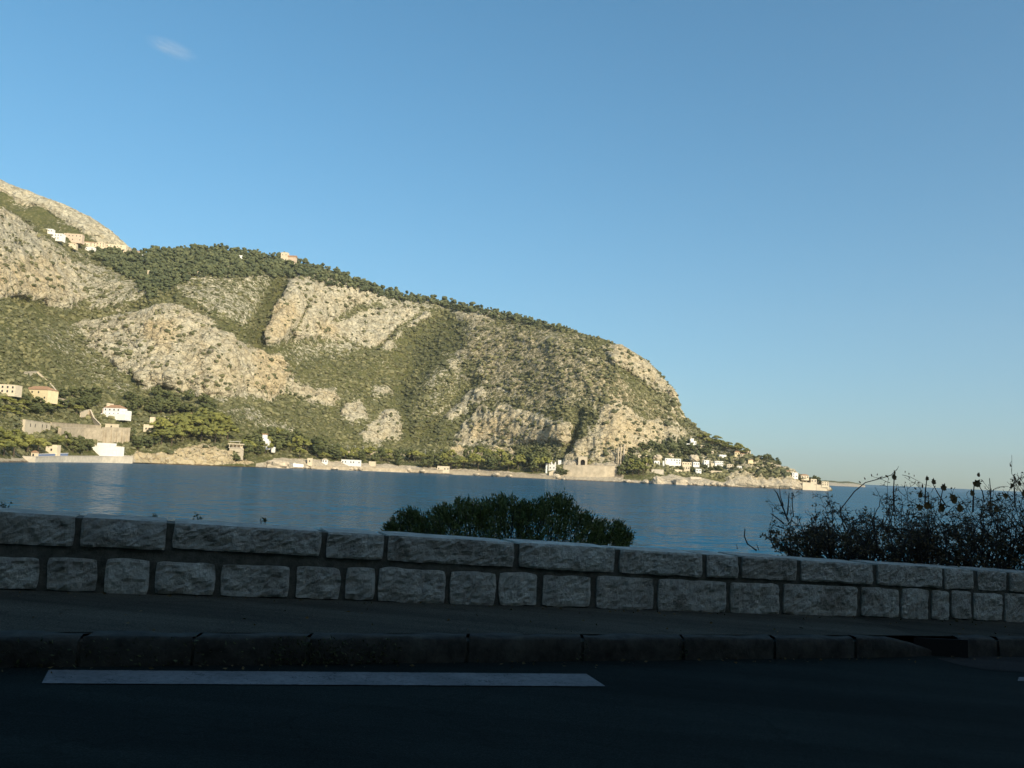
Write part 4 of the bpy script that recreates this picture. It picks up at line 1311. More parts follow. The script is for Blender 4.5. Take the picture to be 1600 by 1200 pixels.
for pts, h, lab, mt_ in [([(1089, 699), (1101, 700)], 4, 'pale terrace wall right of the stepped white house', M_WALLCREAM),
                         ([(1134, 706), (1148, 708)], [4, 5], 'cream terrace wall left of the cream house on the cape slope', M_WALLCREAM),
                         ([(1190, 727.5), (1206, 729), (1220, 732)], [5, 4.5, 5], 'long cream wall on top of the cape cliff', M_WALLCREAM),
                         ([(1254, 763.5), (1275, 765)], [10, 10], 'cream sea wall at the foot of the cape tip', M_WALLCREAM),
                         ([(1275.5, 765), (1294, 766.5)], [7.5, 8], 'outermost cream sea wall ending the cape', M_WALLCREAM),
                         ([(1079, 748), (1096, 749)], [3, 3], 'pale grey bathing terrace low on the cape shore', M_CONC),
                         ([(1050, 736), (1066, 737)], [2.5, 2.5], 'short pale garden wall in front of the largest cape villa', M_WALLCREAM),
                         ([(1100, 737), (1128, 739)], [2.5, 2.5], 'pale garden wall in front of the cubic cape villa', M_WALLCREAM),
                         ([(972, 727), (996, 728)], [4, 3], 'pale parapet wall between the pillars and the beige building', M_WALLCREAM)]:
    wall_run('garden_wall', pts, h, lab, mt_, 1.0, out=2)


def boulder(name, rect, label, out=4):
    base, w, h = frame_at(rect, out=out)
    rg = np.random.default_rng(int(rect[0]))
    d = []
    for i in range(9):
        for j in range(14):
            th, ph_ = math.pi * (i + .5) / 9, 2 * math.pi * j / 14
            d.append((math.sin(th) * math.cos(ph_), math.sin(th) * math.sin(ph_), math.cos(th)))
    d = np.array(d)
    r = 1 + 0.42 * fbm(d * 2.1 + rect[0], 4, 0.65, 9, True)
    v = d * r[:, None] * np.array([w / 2, w / 2.3, h * .55]) + np.array([0, 0, h * .42])
    f = [(i * 14 + j, (i + 1) * 14 + j, (i + 1) * 14 + (j + 1) % 14, i * 14 + (j + 1) % 14) for i in range(8) for j in range(14)]
    o = obj(name, mesh_np(name, v, f, M_ROCKPALE, False), None, base)
    return tag(o, label, 'rock')


boulder('boulder', (1077, 711, 1091, 721), 'big rounded pale boulder above the cape villas')
boulder('boulder', (1021, 711, 1034, 721), 'domed pale rock behind the small white cape cottage')
boulder('boulder', (1052, 748, 1074, 761), 'craggy pale sea rock below the cape villas')
boulder('boulder', (1019, 745, 1036, 759), 'flat-topped pale shore rock left of the craggy sea rock')
boulder('boulder', (417, 720, 450, 734), 'low pale shore rocks below the grove')
br_ = random.Random(31)
for i in range(34):
    x = br_.uniform(470, 880) if i < 20 else br_.uniform(960, 1290)
    ys_ = float(np.interp(x, GX, y_shore)) - br_.uniform(0.2, 2.2)
    s_px = br_.uniform(4, 11)
    o = boulder('shore_rock', (x, ys_ - s_px * br_.uniform(.35, .6), x + s_px, ys_), 'pale rock at the water edge below the long sea wall' if i < 20 else 'pale rock at the foot of the cape shore', out=br_.uniform(0, 3))
    o['group'] = 'rocks below the sea wall' if i < 20 else 'rocks at the foot of the cape'
# village under the mountain and houses on the crest
for nm, rc, lab, mt_, rf, dp, bays, kw in [
    ('village_house', (66, 357.5, 82, 363), 'uppermost white house of the hill village', M_WHITE, 'flat', 8, 4, {}),
    ('village_house', (71, 364.5, 97, 374), 'bright white long house of the hill village', M_WHITE, 'flat', 9, 6, {}),
    ('village_house', (99, 365, 127, 377), 'apricot coloured house of the hill village', M_PINK, 'flat', 10, 5, {}),
    ('village_house', (101, 380, 118, 386.5), 'low pale house below the apricot house of the hill village', M_CREAM, 'flat', 8, 4, {}),
    ('village_house', (128, 376, 150, 384), 'cream house with tiled roof right of the apricot house', M_CREAM, 'hip', 9, 4, {}),
    ('village_house', (165, 382, 196, 392), 'wide cream house on the saddle under the mountain', M_CREAM, 'flat', 9, 6, {}),
    ('village_house', (203, 390, 218, 397), 'apricot house at the lower end of the mountain saddle', M_PINK, 'hip', 8, 3, {}),
    ('village_house', (150, 379, 163, 386), 'small cream house between the tiled house and the saddle house', M_CREAM, 'flat', 8, 3, {}),
    ('village_house', (132, 386, 146, 391), 'low white house under the tiled house of the hill village', M_WHITE, 'flat', 8, 3, {}),
    ('village_house', (220, 398, 231, 403), 'small white house at the left end of the crest wood', M_WHITE, 'flat', 6, 3, {}),
    ('crest_house', (438, 394, 449, 409), 'cream tower house standing on the crest among pines', M_CREAM, 'flat', 9, 2, {'extra': [(1.0, 2.2, 0, .55, 1, M_PINK, 'side_wing'), (1.0, 2.25, .55, .72, .6, M_TILE, 'wing_roof')]}),
    ('slope_house', (230, 423, 242, 431), 'lone small cream house below the crest wood', M_CREAM, 'flat', 8, 2, {}),
    ('slope_house', (373, 399, 378, 406), 'tiny white hut in the crest wood', M_WHITE, 'flat', 5, 1, {'win': False, 'cat': 'hut'}),
    ('slope_house', (301, 424, 312, 428), 'low pale farmhouse above the speckled rock slope', M_CREAM, 'flat', 8, 2, {}),
]:
    kw = dict(kw); kw.setdefault('out', 9.0)
    house(nm, rc, lab, mt_, rf, dp, tr.uniform(-8, 8), 2, bays, **kw)

# ------------------------------------------------------------------ the road, pavement and parapet in the foreground
WY0, WK, WZ0, WG = 8.63, 0.39, -1.342, -0.047          # wall line Y = WY0 + WK X, its foot (below the eye) WZ0 + WG X
_e = math.hypot(1, WK)
WN = Vector((WK / _e, -1 / _e, 0))                      # towards the road


def wpt(X, out, h):
    return Vector((X, WY0 + WK * X, CAMZ + WZ0 + WG * X)) + WN * out + Vector((0, 0, h))


def wallX(x, y):
    r = ray(np.array(float(x)), np.array(float(y)))
    q = r[0] / r[1]
    return float(q * WY0 / (1 - WK * q))


def walk_z(X, Y):
    return CAMZ + WZ0 - 0.0408 * X - 0.0159 * (Y - WY0)


def on_plane(x, y, dz):
    """point of the pavement plane (lowered by dz) seen at (x, y)"""
    r = ray(np.array(float(x)), np.array(float(y)))
    z0 = WZ0 + 0.0159 * WY0 - dz
    t = z0 / (r[2] + 0.0408 * r[0] + 0.0159 * r[1])
    p = r * t
    return Vector((p[0], p[1], p[2] + CAMZ))


KH = 0.18
# kerb line (top front edge) as straight line through measured points on the pavement plane
kp = [on_plane(x, y, 0.0) for x, y in ((0, 993), (730, 997), (1320, 996))]
kslope = (kp[2].y - kp[0].y) / (kp[2].x - kp[0].x)
k0 = kp[1].y - kslope * kp[1].x


def kerbY(X):
    return k0 + kslope * X


# road and pavement sheets
def sheet(name, xs, f0, f1, zf, mat, ny=6):
    v, f = [], []
    for X in xs:
        for j in range(ny + 1):
            Y = f0(X) + (f1(X) - f0(X)) * j / ny
            v.append((X, Y, zf(X, Y)))
    for i in range(len(xs) - 1):
        for j in range(ny):
            a = i * (ny + 1) + j
            f.append((a, a + ny + 1, a + ny + 2, a + 1))
    return mesh_np(name, v, f, mat, True)


XS = [-90 + 4 * i for i in range(50)]
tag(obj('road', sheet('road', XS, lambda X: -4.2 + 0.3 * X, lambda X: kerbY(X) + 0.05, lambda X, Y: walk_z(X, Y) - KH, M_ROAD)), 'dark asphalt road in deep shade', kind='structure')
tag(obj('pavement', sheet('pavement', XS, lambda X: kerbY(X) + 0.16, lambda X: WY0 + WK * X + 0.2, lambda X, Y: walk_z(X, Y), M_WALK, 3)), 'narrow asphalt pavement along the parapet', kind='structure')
# lighter resurfacing that ends in a slanting edge
ea, eb = on_plane(1335, 966, 0), on_plane(1432, 994, 0)
v = [(-60, kerbY(-60) + .165, 0), (eb.x, kerbY(eb.x) + .165, 0), (ea.x, WY0 + WK * ea.x - .0, 0), (-60, WY0 + WK * -60, 0)]
v = [(a, b, walk_z(a, b) + 0.005) for a, b, _ in v]
tag(obj('pavement_resurfacing', mesh_np('pavement_resurfacing', v, [(0, 1, 2, 3)], M_WALKNEW)), 'lighter resurfaced strip of the pavement with slanting end', kind='structure')
# repair patch on the road below the kerb gap
pts = [on_plane(x, y, KH) for x, y in ((1462, 1029), (1500, 1040), (1540, 1047), (1600, 1051), (1720, 1052), (1720, 1030), (1600, 1027), (1530, 1026))]
tag(obj('road_patch', mesh_np('road_patch', [(p.x, p.y, walk_z(p.x, p.y) - KH + 0.004) for p in pts], [tuple(range(8))], M_ROADPATCH)), 'lighter repair patch on the road by the kerb gap', kind='structure')


def marking(name, px, label):
    c = [on_plane(x, y, KH) for x, y in px]
    n = 220
    v, f = [], []
    for i in range(n + 1):
        a = c[0].lerp(c[1], i / n); b = c[3].lerp(c[2], i / n)
        a.y += 0.012 * float(fbm(np.array([i * .23, 1.5, 2.5]), 4, .7, 3)); b.y += 0.012 * float(fbm(np.array([i * .23, 8.5, 2.5]), 4, .7, 3))
        for p in (a, b):
            v.append((p.x, p.y, walk_z(p.x, p.y) - KH + 0.006))
    for i in range(n):
        f.append((2 * i, 2 * i + 2, 2 * i + 3, 2 * i + 1))
    o = obj(name, mesh_np(name, v, f, M_PAINT))
    return tag(o, label, kind='structure')


marking('road_marking', [(65, 1069), (946, 1073.5), (916, 1054), (76, 1048)], 'long white dash painted on the road')
marking('road_marking', [(1590, 1065), (2300, 1068), (2290, 1053), (1592, 1059)], 'end of the next white dash at the right edge')

# kerb stones
kerb = tag(empty('kerb', (0, kerbY(0), walk_z(0, kerbY(0)))), 'worn concrete kerb along the pavement', kind='structure')
kerb.location = (0, 0, 0)
kr = random.Random(3)


def kx_of(x, y=1010):
    r = ray(np.array(float(x)), np.array(float(y)))
    q = r[0] / r[1]
    return float(q * k0 / (1 - kslope * q))


def kerb_stone(x0, x1, seed, taper=0.0):
    n, v, f = 10, [], []
    prof = [(0.20, -0.03), (0.17, 0.0), (0.06, 0.0), (0.018, -0.005), (0.0, -0.022), (-0.008, -0.10), (-0.012, -KH - 0.03)]
    for i in range(n + 1):
        X = x0 + (x1 - x0) * i / n
        end = min(i, n - i)
        for j, (o, z) in enumerate(prof):
            pnt = np.array([X * 3.1, j * .7, seed * 3.7])
            w = float(fbm(pnt * 1.7, 4, .65, 4)) * 0.030 + (-0.006 if end == 0 else 0)
            wz = float(fbm(pnt * 1.3 + 40, 3, .6, 4)) * 0.018
            t = taper * max(0, (i / n - .35) / .65) ** 1.3
            Y = kerbY(X) + o - w + t * 0.10
            zz = walk_z(X, kerbY(X) + o) + z + wz + 0.004
            if t:
                zz = zz - t * (KH - 0.03) * max(0, (z + KH) / KH)
            v.append((X, Y, zz))
    m_ = len(prof)
    for i in range(n):
        for j in range(m_ - 1):
            a = i * m_ + j
            f.append((a, a + 1, a + m_ + 1, a + m_))
    me = mesh_np('kerb_stone', v, f, M_KERB, True)
    return obj('kerb_stone', me, kerb)


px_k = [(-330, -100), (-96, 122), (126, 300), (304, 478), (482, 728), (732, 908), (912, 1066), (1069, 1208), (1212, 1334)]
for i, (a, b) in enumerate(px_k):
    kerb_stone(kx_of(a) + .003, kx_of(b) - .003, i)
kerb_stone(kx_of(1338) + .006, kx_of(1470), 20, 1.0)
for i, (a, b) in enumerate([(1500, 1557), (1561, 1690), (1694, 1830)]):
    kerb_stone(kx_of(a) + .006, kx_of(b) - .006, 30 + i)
# hollow of the drain behind the gap
ga, gb = kx_of(1440), kx_of(1505)
bed = MB()
gs = kx_of(1378)
for a_, b_ in ((-12.0, gs), (gs, gb), (gb, 14.0)):
    dz_ = -.21 if a_ == gs else -.03
    bed.add([(a_, kerbY(a_) + .028, walk_z(a_, kerbY(a_)) - .5), (b_, kerbY(b_) + .028, walk_z(b_, kerbY(b_)) - .5), (b_, kerbY(b_) + .19, walk_z(b_, kerbY(b_)) - .5), (a_, kerbY(a_) + .19, walk_z(a_, kerbY(a_)) - .5),
             (a_, kerbY(a_) + .028, walk_z(a_, kerbY(a_)) + dz_), (b_, kerbY(b_) + .028, walk_z(b_, kerbY(b_)) + dz_), (b_, kerbY(b_) + .19, walk_z(b_, kerbY(b_)) + dz_), (a_, kerbY(a_) + .19, walk_z(a_, kerbY(a_)) + dz_)],
            [(0, 3, 2, 1), (4, 5, 6, 7), (0, 1, 5, 4), (1, 2, 6, 5), (2, 3, 7, 6), (3, 0, 4, 7)])
obj('bedding', bed.mesh('bedding', M_MORTAR), kerb)
m = MB().box(0.0, gb - ga, .17, .186, -.205, -.012)  # dark panel, its colour stands for the shade in the hollow
tag(obj('drain_inlet', m.mesh('drain_inlet', M_DARKIN), None, (ga, kerbY(ga), walk_z((ga + gb) / 2, kerbY(ga)) + .002)), 'dark drain hollow in the gap between two kerb stones', 'drain')

# parapet
wall = tag(empty('parapet_wall', wpt(0, 0, 0)), 'low two-course parapet wall of rough grey stone blocks', 'wall')
bpy.context.view_layer.update()
WINV = Matrix.Translation(-wall.location)
TOPH, THK = 0.62, 0.46
core = MB()
xa, xb = -9.0, 18.0
c8 = [wpt(xa, -.012, -.25), wpt(xb, -.012, -.25), wpt(xb, -THK + .025, -.25), wpt(xa, -THK + .025, -.25),
      wpt(xa, -.012, TOPH - .012), wpt(xb, -.012, TOPH - .012), wpt(xb, -THK + .025, TOPH - .02), wpt(xa, -THK + .025, TOPH - .02)]
core.add([WINV @ q for q in c8], [(0, 3, 2, 1), (4, 5, 6, 7), (0, 1, 5, 4), (1, 2, 6, 5), (2, 3, 7, 6), (3, 0, 4, 7)])
obj('mortar_core', core.mesh('mortar_core', M_MORTAR), wall)


def stone(X0, X1, h0, h1, seed, top=False):
    """rock-faced block: uneven pitched face, softened arrises, slightly crooked outline"""
    nx = max(8, int((X1 - X0) / 0.024))
    ny = 11
    v, f = [], []
    H, W = h1 - h0, X1 - X0
    so = np.array([seed * 7.31, seed * 3.17, seed * 1.93])
    U = np.linspace(0, 1, nx + 1)
    T = np.linspace(0, 1, ny + 1)
    uu, tt = np.meshgrid(U, T)
    px_, pz_ = uu * W, tt * H
    P = np.stack([px_ * 5, pz_ * 5, 0 * px_], -1) + so
    ex = np.minimum(px_, W - px_)
    ez = np.minimum(pz_, H - pz_)
    edge_ = np.minimum(sstep(-.012, .014, ex), sstep(-.012, .013, ez))
    Q = np.stack([px_ + .7 * pz_, pz_ - .5 * px_, 0 * px_], -1) * np.array([7.0, 16.0, 1.0]) + so * 3
    bul = 0.010 * edge_ + 0.030 * edge_ * fbm(P * 1.1, 4, .62, 12) + 0.016 * fbm(Q, 3, .6, 13, True) * (0.25 + .75 * edge_) + 0.008 * fbm(P * 7, 2, .6, 16)
    cor = 0.010 * np.exp(-((ex + ez) / .04))                       # rounded corners
    dx = 0.016 * fbm(P * np.array([.2, 1, 1]) + 9, 3, .6, 14)
    dz = 0.016 * fbm(P * np.array([1, .2, 1]) + 19, 3, .6, 15)
    X = X0 + px_ + dx + cor * np.sign(.5 - uu)
    Z = h0 + pz_ + (dz * (tt < .5) if top else dz) + cor * np.sign(.5 - tt) * (0.4 if top else 1)
    for j in range(ny + 1):
        for i in range(nx + 1):
            v.append(WINV @ wpt(X[j, i], bul[j, i], Z[j, i]))
    for j in range(ny):
        for i in range(nx):
            a = j * (nx + 1) + i
            f.append((a, a + 1, a + nx + 2, a + nx + 1))
    # sides run back into the wall (coping blocks cross its whole thickness)
    back = THK if top else 0.10
    loop = [i for i in range(nx + 1)] + [(j + 1) * (nx + 1) + nx for j in range(ny)] + [ny * (nx + 1) + nx - 1 - i for i in range(nx)] + [(ny - 1 - j) * (nx + 1) for j in range(ny - 1)]
    o = len(v)
    for k in loop:
        j, i = divmod(k, nx + 1)
        zz = Z[j, i]
        if top and j == ny:
            zz += 0.008 * float(fbm(np.array([X[j, i] * 2, 7.7, seed]), 2, .5, 5))
        v.append(WINV @ wpt(X[j, i], -back, zz))
    L = len(loop)
    for k in range(L):
        a, b = loop[k], loop[(k + 1) % L]
        f.append((b, a, o + k, o + (k + 1) % L))
    me = mesh_np('stone', v, f, M_STONE, False)
    return obj('stone', me, wall)


UP = [(-420, -130), (-122, 118), (126, 262), (270, 503), (511, 600), (606, 802), (811, 960), (968, 1097), (1104, 1153), (1159, 1244), (1251, 1364), (1370, 1471),
      (1476, 1520), (1528, 1572), (1577, 1640), (1646, 1730), (1736, 1800)]
LO = [(-300, -190), (-178, -92), (-80, 61), (73, 152), (164, 233), (242, 336), (345, 453), (463, 532), (540, 585), (591, 696), (704, 774), (780, 839), (848, 923), (931, 1020),
      (1028, 1133), (1141, 1217), (1224, 1339), (1346, 1404), (1409, 1450), (1456, 1482), (1487, 1517), (1521, 1565), (1570, 1632), (1638, 1690), (1696, 1780)]
sr = random.Random(8)
for i, (a, b) in enumerate(UP):
    ym = 815 + 0.0575 * (a + b) / 2
    stone(wallX(a, ym), wallX(b, ym), 0.385 + sr.uniform(-.012, .012), TOPH + sr.uniform(-.006, .006), i + 1, True)
for i, (a, b) in enumerate(LO):
    xm = (a + b) / 2
    ym = 890 + 0.034 * xm
    top_ = np.interp(xm, [-300, 0, 400, 800, 1200, 1600], [.275, .275, .295, .325, .345, .355]) + sr.uniform(-.012, .008)
    stone(wallX(a, ym), wallX(b, ym), 0.0 + sr.uniform(-.01, .02), float(top_), 60 + i)

# bank falling to the sea behind the parapet, and the coast below the road
bank_v, bank_f = [], []
M_BANK = plain('dry_coastal_bank', (0.10, 0.09, 0.06), 0.5, 0.8, 0.95, 0.6, 3, 0.1)
NB = 14
for i, X in enumerate(XS):
    Y0 = WY0 + WK * X + THK - 0.08
    for j in range(NB):
        s = (j / (NB - 1)) ** 1.5 * 30
        z = walk_z(X, Y0) - .15 - 0.55 * s - 0.25 * max(0, s - 3) + float(fbm(np.array([X * .15, s * .2, 3.3]), 3, .5, 6)) * min(1.0, s * .3)
        bank_v.append((X - WK * s * .9, Y0 + s * .93, max(z, -3)))
for i in range(len(XS) - 1):
    for j in range(NB - 1):
        a = i * NB + j
        bank_f.append((a, a + NB, a + NB + 1, a + 1))
tag(obj('coastal_bank', mesh_np('coastal_bank', bank_v, bank_f, M_BANK, True)), 'steep bank dropping from the parapet to the water', kind='structure')

# unseen hill added behind the viewpoint to keep the sun off road and parapet
hv, hf = [], []
HX = np.linspace(-260, 330, 74)
HS = np.array([0, .02, .6, 1.2, 3, 7, 12, 20, 32, 48, 70, 110, 170])
HZ = np.array([-30, 0, 3.2, 6.5, 10, 17, 25, 37, 52, 68, 84, 105, 120])
for X in HX:
    Y0 = -4.0 + 0.3 * np.clip(X, -90, 106)
    for s, hz in zip(HS, HZ):
        n_ = float(fbm(np.array([X * .05, s * .08, 1.7]), 4, .55, 21))
        hv.append((X + .3 * s * .9, Y0 - s * .95 + n_ * min(3, s * .3), CAMZ - 1.6 - 0.0408 * np.clip(X, -90, 106) - .3 + hz * (1 + .25 * n_)))
nh = len(HS)
for i in range(len(HX) - 1):
    for j in range(nh - 1):
        a = i * nh + j
        hf.append((a, a + 1, a + nh + 1, a + nh))
me = mesh_np('shade_hillside', hv, hf, M_TERRAIN, True)
zz = np.zeros((len(hv), 3)); zz[:, 0] = .85; zz[:, 1] = .3  # mostly pale rock, to bounce light onto the parapet
set_attr(me, 'zones', zz)
tag(obj('shade_hillside', me), 'unseen steep hillside added on the inland side to shade the road', kind='structure')

# ------------------------------------------------------------------ plants behind the parapet
M_BUSH = leafmat('dark_green_bush_leaves', (0.048, 0.072, 0.018), (0.155, 0.19, 0.046))
M_TWIG = plain('dark_bare_twigs', (0.045, 0.036, 0.030), 0.35, 9)
M_DRYLEAF = leafmat('withered_leaves', (0.050, 0.046, 0.022), (0.19, 0.125, 0.045))
M_WEED = leafmat('wall_weed_leaves', (0.03, 0.045, 0.018), (0.08, 0.095, 0.04))


def leaf_set(c, dirs, length, width, droop=0.0, rg=RNG):
    """pointed leaves as folded diamonds: base, two sides, tip"""
    n = len(c)
    d = dirs / (np.linalg.norm(dirs, axis=1, keepdims=True) + 1e-9)
    r = rg.normal(0, 1, (n, 3))
    s = np.cross(d, r); s /= np.linalg.norm(s, axis=1, keepdims=True) + 1e-9
    L, W = length[:, None], width[:, None]
    nrm = np.cross(d, s)
    v = np.stack([c, c + d * L * .45 + s * W * .5 + nrm * W * .15, c + d * L, c + d * L * .45 - s * W * .5 + nrm * W * .15], 1).reshape(-1, 3)
    f = np.arange(n * 4).reshape(-1, 4)
    return v, f


def wall_depth(x):
    return WY0 + WK * wallX(x, 850)


# green bush
TOPL = [(598, 826), (605, 820), (622, 801), (640, 796), (652, 802), (662, 800), (690, 791), (712, 786), (724, 779), (745, 786), (765, 783), (788, 775), (800, 779), (815, 786), (838, 783),
        (850, 776), (868, 771), (884, 774), (895, 782), (905, 797), (920, 806), (932, 815), (950, 817), (962, 810), (974, 817), (986, 836)]
tx, ty = map(np.array, zip(*TOPL))
n = 2700
bx = RNG.uniform(600, 988, n)
yt = np.interp(bx, tx, ty) - 1 + 5 * fbm(np.stack([bx / 22.0, 0 * bx, 0 * bx], -1), 3, .6, 88) + RNG.normal(0, 2.5, n)
yb = 905.0
fr = RNG.uniform(0, 1, n) ** 1.9
by = yt + (yb - yt) * fr
half = 1.0 * np.sqrt(np.clip(1 - ((bx - 800) / 215) ** 2, 0.05, 1))
bd = 11.6 + RNG.uniform(-1, 1, n) * half * np.clip(0.25 + fr * 2.2, 0, 1)
tips = at(bx, by, bd)
ctr = at(np.array([800.0]), np.array([960.0]), np.array([11.6]))[0]
LV, LF, LT = [], [], []
tw = MB()
off = 0
ctone = np.clip(.2 + .45 * fbm(tips * 3.0, 3, .6, 77), -.1, .5)
for i in range(n):
    t = tips[i]
    d = t - ctr
    d = d / np.linalg.norm(d) + np.array([RNG.normal(0, .25), RNG.normal(0, .25), RNG.uniform(.5, 1.1)])
    d /= np.linalg.norm(d)
    L = RNG.uniform(.14, .30)
    k = 15
    u = RNG.uniform(0, 1, k)
    c = t[None] - d[None] * (L * u)[:, None] + RNG.normal(0, .012, (k, 3))
    ld = d[None] * .9 + RNG.normal(0, .55, (k, 3))
    v, f = leaf_set(c, ld, RNG.uniform(.035, .075, k), RNG.uniform(.010, .020, k))
    LV.append(v); LF.append(f + off); off += len(v)
    LT.append(np.clip(np.repeat(RNG.uniform(0, .5, k) + ctone[i], 4), 0, 1))
    if i % 6 == 0:
        tw.tube([tuple(t - d * L * 1.6), tuple(t)], [.006, .002], 3)
for i in range(9):
    q = tips[RNG.integers(0, n)]
    gz = walk_z(ctr[0], ctr[1]) - 2.0
    r0 = np.array([ctr[0] + (q[0] - ctr[0]) * .2, ctr[1], gz])
    tw.tube([tuple(r0), tuple((r0 + q) / 2 + RNG.normal(0, .08, 3)), tuple(q)], [.035, .02, .006], 5)
bush = tag(empty('green_bush', V3((ctr[0], ctr[1], walk_z(ctr[0], ctr[1]) - 2.0))), 'dense dark green bush rising behind the middle of the parapet', 'bush')
bpy.context.view_layer.update()
inv = -np.array(bush.location)
me = mesh_np('foliage', np.concatenate(LV) + inv, np.concatenate(LF), M_BUSH)
set_attr(me, 'tone', np.stack([np.concatenate(LT)] * 3, -1))
obj('foliage', me, bush)
tw.v = [tuple(np.array(q) + inv) for q in tw.v]
obj('branches', tw.mesh('branches', M_TWIG), bush)

# bare, tangled bramble with a few withered leaves
bg = random.Random(21)
BTOP = [(1195, 868), (1206, 830), (1222, 778), (1240, 800), (1262, 806), (1285, 790), (1310, 782), (1330, 778), (1352, 782), (1372, 778), (1400, 775), (1430, 778), (1450, 785), (1480, 785), (1510, 782), (1540, 790), (1570, 778), (1590, 760), (1640, 765), (1720, 780), (1760, 850)]
btx, bty = map(np.array, zip(*BTOP))
tw = MB()
leafc, leafd = [], []


def bdep(x):
    return wall_depth(x) + 1.25


def grow(p, d, length, rad, level):
    """crooked twig in real space; d is its heading"""
    n_ = max(3, int(length / .07))
    pts, rs = [p.copy()], [rad]
    q, h = p.copy(), d.copy()
    for i in range(n_):
        h = (h + Vector((bg.gauss(0, .22), bg.gauss(0, .18), bg.gauss(.02, .18)))).normalized()
        q = q + h * (length / n_)
        pts.append(q.copy())
        rs.append(rad * (1 - .75 * (i + 1) / n_))
    tw.tube([tuple(a) for a in pts], [max(.0025, q_) for q_ in rs], 4 if level < 2 else 3)
    if level < 3:
        for k in range([5, 4, 2][level]):
            j = bg.randint(1, n_ - 1)
            hd = (pts[min(j + 1, n_)] - pts[j - 1]).normalized()
            side = Vector((bg.gauss(0, 1), bg.gauss(0, .7), bg.gauss(.25, .6))).normalized()
            grow(pts[j], (hd * .6 + side * .9).normalized(), length * bg.uniform(.3, .5), max(.0035, rs[j] * .7), level + 1)
    if level >= 1:
        for k in range(3):
            j = bg.randint(1, n_)
            leafc.append(pts[j]); leafd.append(Vector((bg.gauss(0, 1), bg.gauss(0, 1), bg.gauss(0, .7))))


for i in range(165):
    x = 1228 + 500 * ((i + bg.random()) / 165) ** 0.95
    yt = float(np.interp(x, btx, bty))
    dpt = bdep(x) + bg.uniform(-.45, .6)
    tp_ = at(np.array([x + bg.uniform(-14, 22)]), np.array([yt + 50 * bg.random() ** 1.4]), np.array([dpt]))[0]
    b0 = at(np.array([x + bg.uniform(-15, 35)]), np.array([900.0 + 0.03 * (x - 1200)]), np.array([dpt]))[0]
    b0 = V3(b0); tp_ = V3(tp_)
    d = tp_ - b0
    grow(b0, d.normalized(), d.length * 1.02, bg.uniform(.012, .019), 0)
# measured canes standing clear above the tangle
CANES = [([(1310, 800), (1335, 768), (1352, 754), (1378, 747), (1393, 742), (1402, 733), (1404, 729)], .006), ([(1410, 742), (1422, 745), (1435, 752), (1442, 756), (1455, 760)], .003),
         ([(1397, 800), (1396, 770), (1397, 748)], .007), ([(1445, 790), (1446, 765), (1448, 750)], .006), ([(1478, 790), (1466, 772), (1458, 757)], .005), ([(1469, 785), (1473, 765)], .005),
         ([(1520, 800), (1521, 770), (1522, 758)], .007), ([(1538, 785), (1535, 768), (1528, 756)], .005), ([(1546, 800), (1548, 770), (1546, 747)], .005), ([(1586, 790), (1585, 768), (1584, 755), (1587, 748)], .006),
         ([(1232, 815), (1222, 790), (1214, 770), (1209, 765)], .006), ([(1224, 790), (1219, 775), (1218, 760)], .004), ([(1230, 805), (1232, 785), (1233, 770)], .005), ([(1240, 808), (1238, 790), (1239, 768)], .004), ([(1225, 818), (1212, 808), (1204, 802)], .005),
         ([(1225, 826), (1213, 822), (1208, 819)], .004), ([(1212, 858), (1203, 842), (1205, 826)], .005), ([(1182, 860), (1168, 850), (1163, 838), (1164, 826)], .006), ([(1152, 858), (1151, 850)], .003), ([(1186, 860), (1182, 850)], .003)]
for ln, rd in CANES:
    tw.tube([tuple(at(np.array([float(x)]), np.array([float(y)]), np.array([bdep(x) - .25 + .02 * k]))[0]) for k, (x, y) in enumerate(ln)], [(1.25 if ln[0][0] in (1310, 1410) else 1.9) * rd * (1 - .5 * k / (len(ln) - 1)) for k in range(len(ln))], 5)
cb = at(np.array([1420.0]), np.array([930.0]), np.array([bdep(1420)]))[0]
br = tag(empty('bramble_bush', V3(cb)), 'bare tangled bush with few withered leaves behind the right of the parapet', 'bush')
inv = -np.array(br.location)
tw.v = [tuple(np.array(q) + inv) for q in tw.v]
obj('branches', tw.mesh('branches', M_TWIG), br)
lc = np.array([tuple(q) for q in leafc]); ld = np.array([tuple(q) for q in leafd])
sel = RNG.uniform(0, 1, len(lc)) < 0.30 + 0.42 * (lc[:, 2] < CAMZ - 0.6)
lc, ld = lc[sel], ld[sel]
print('BRAMBLE', len(tw.f), len(lc))
v, f = leaf_set(lc, ld, RNG.uniform(.02, .055, len(lc)), RNG.uniform(.012, .035, len(lc)))
me = mesh_np('foliage', v + inv, f, M_DRYLEAF)
set_attr(me, 'tone', np.stack([np.repeat(np.clip(RNG.normal(.35, .25, len(lc)), 0, 1), 4)] * 3, -1))
tag(obj('foliage', me, br), kind='stuff')


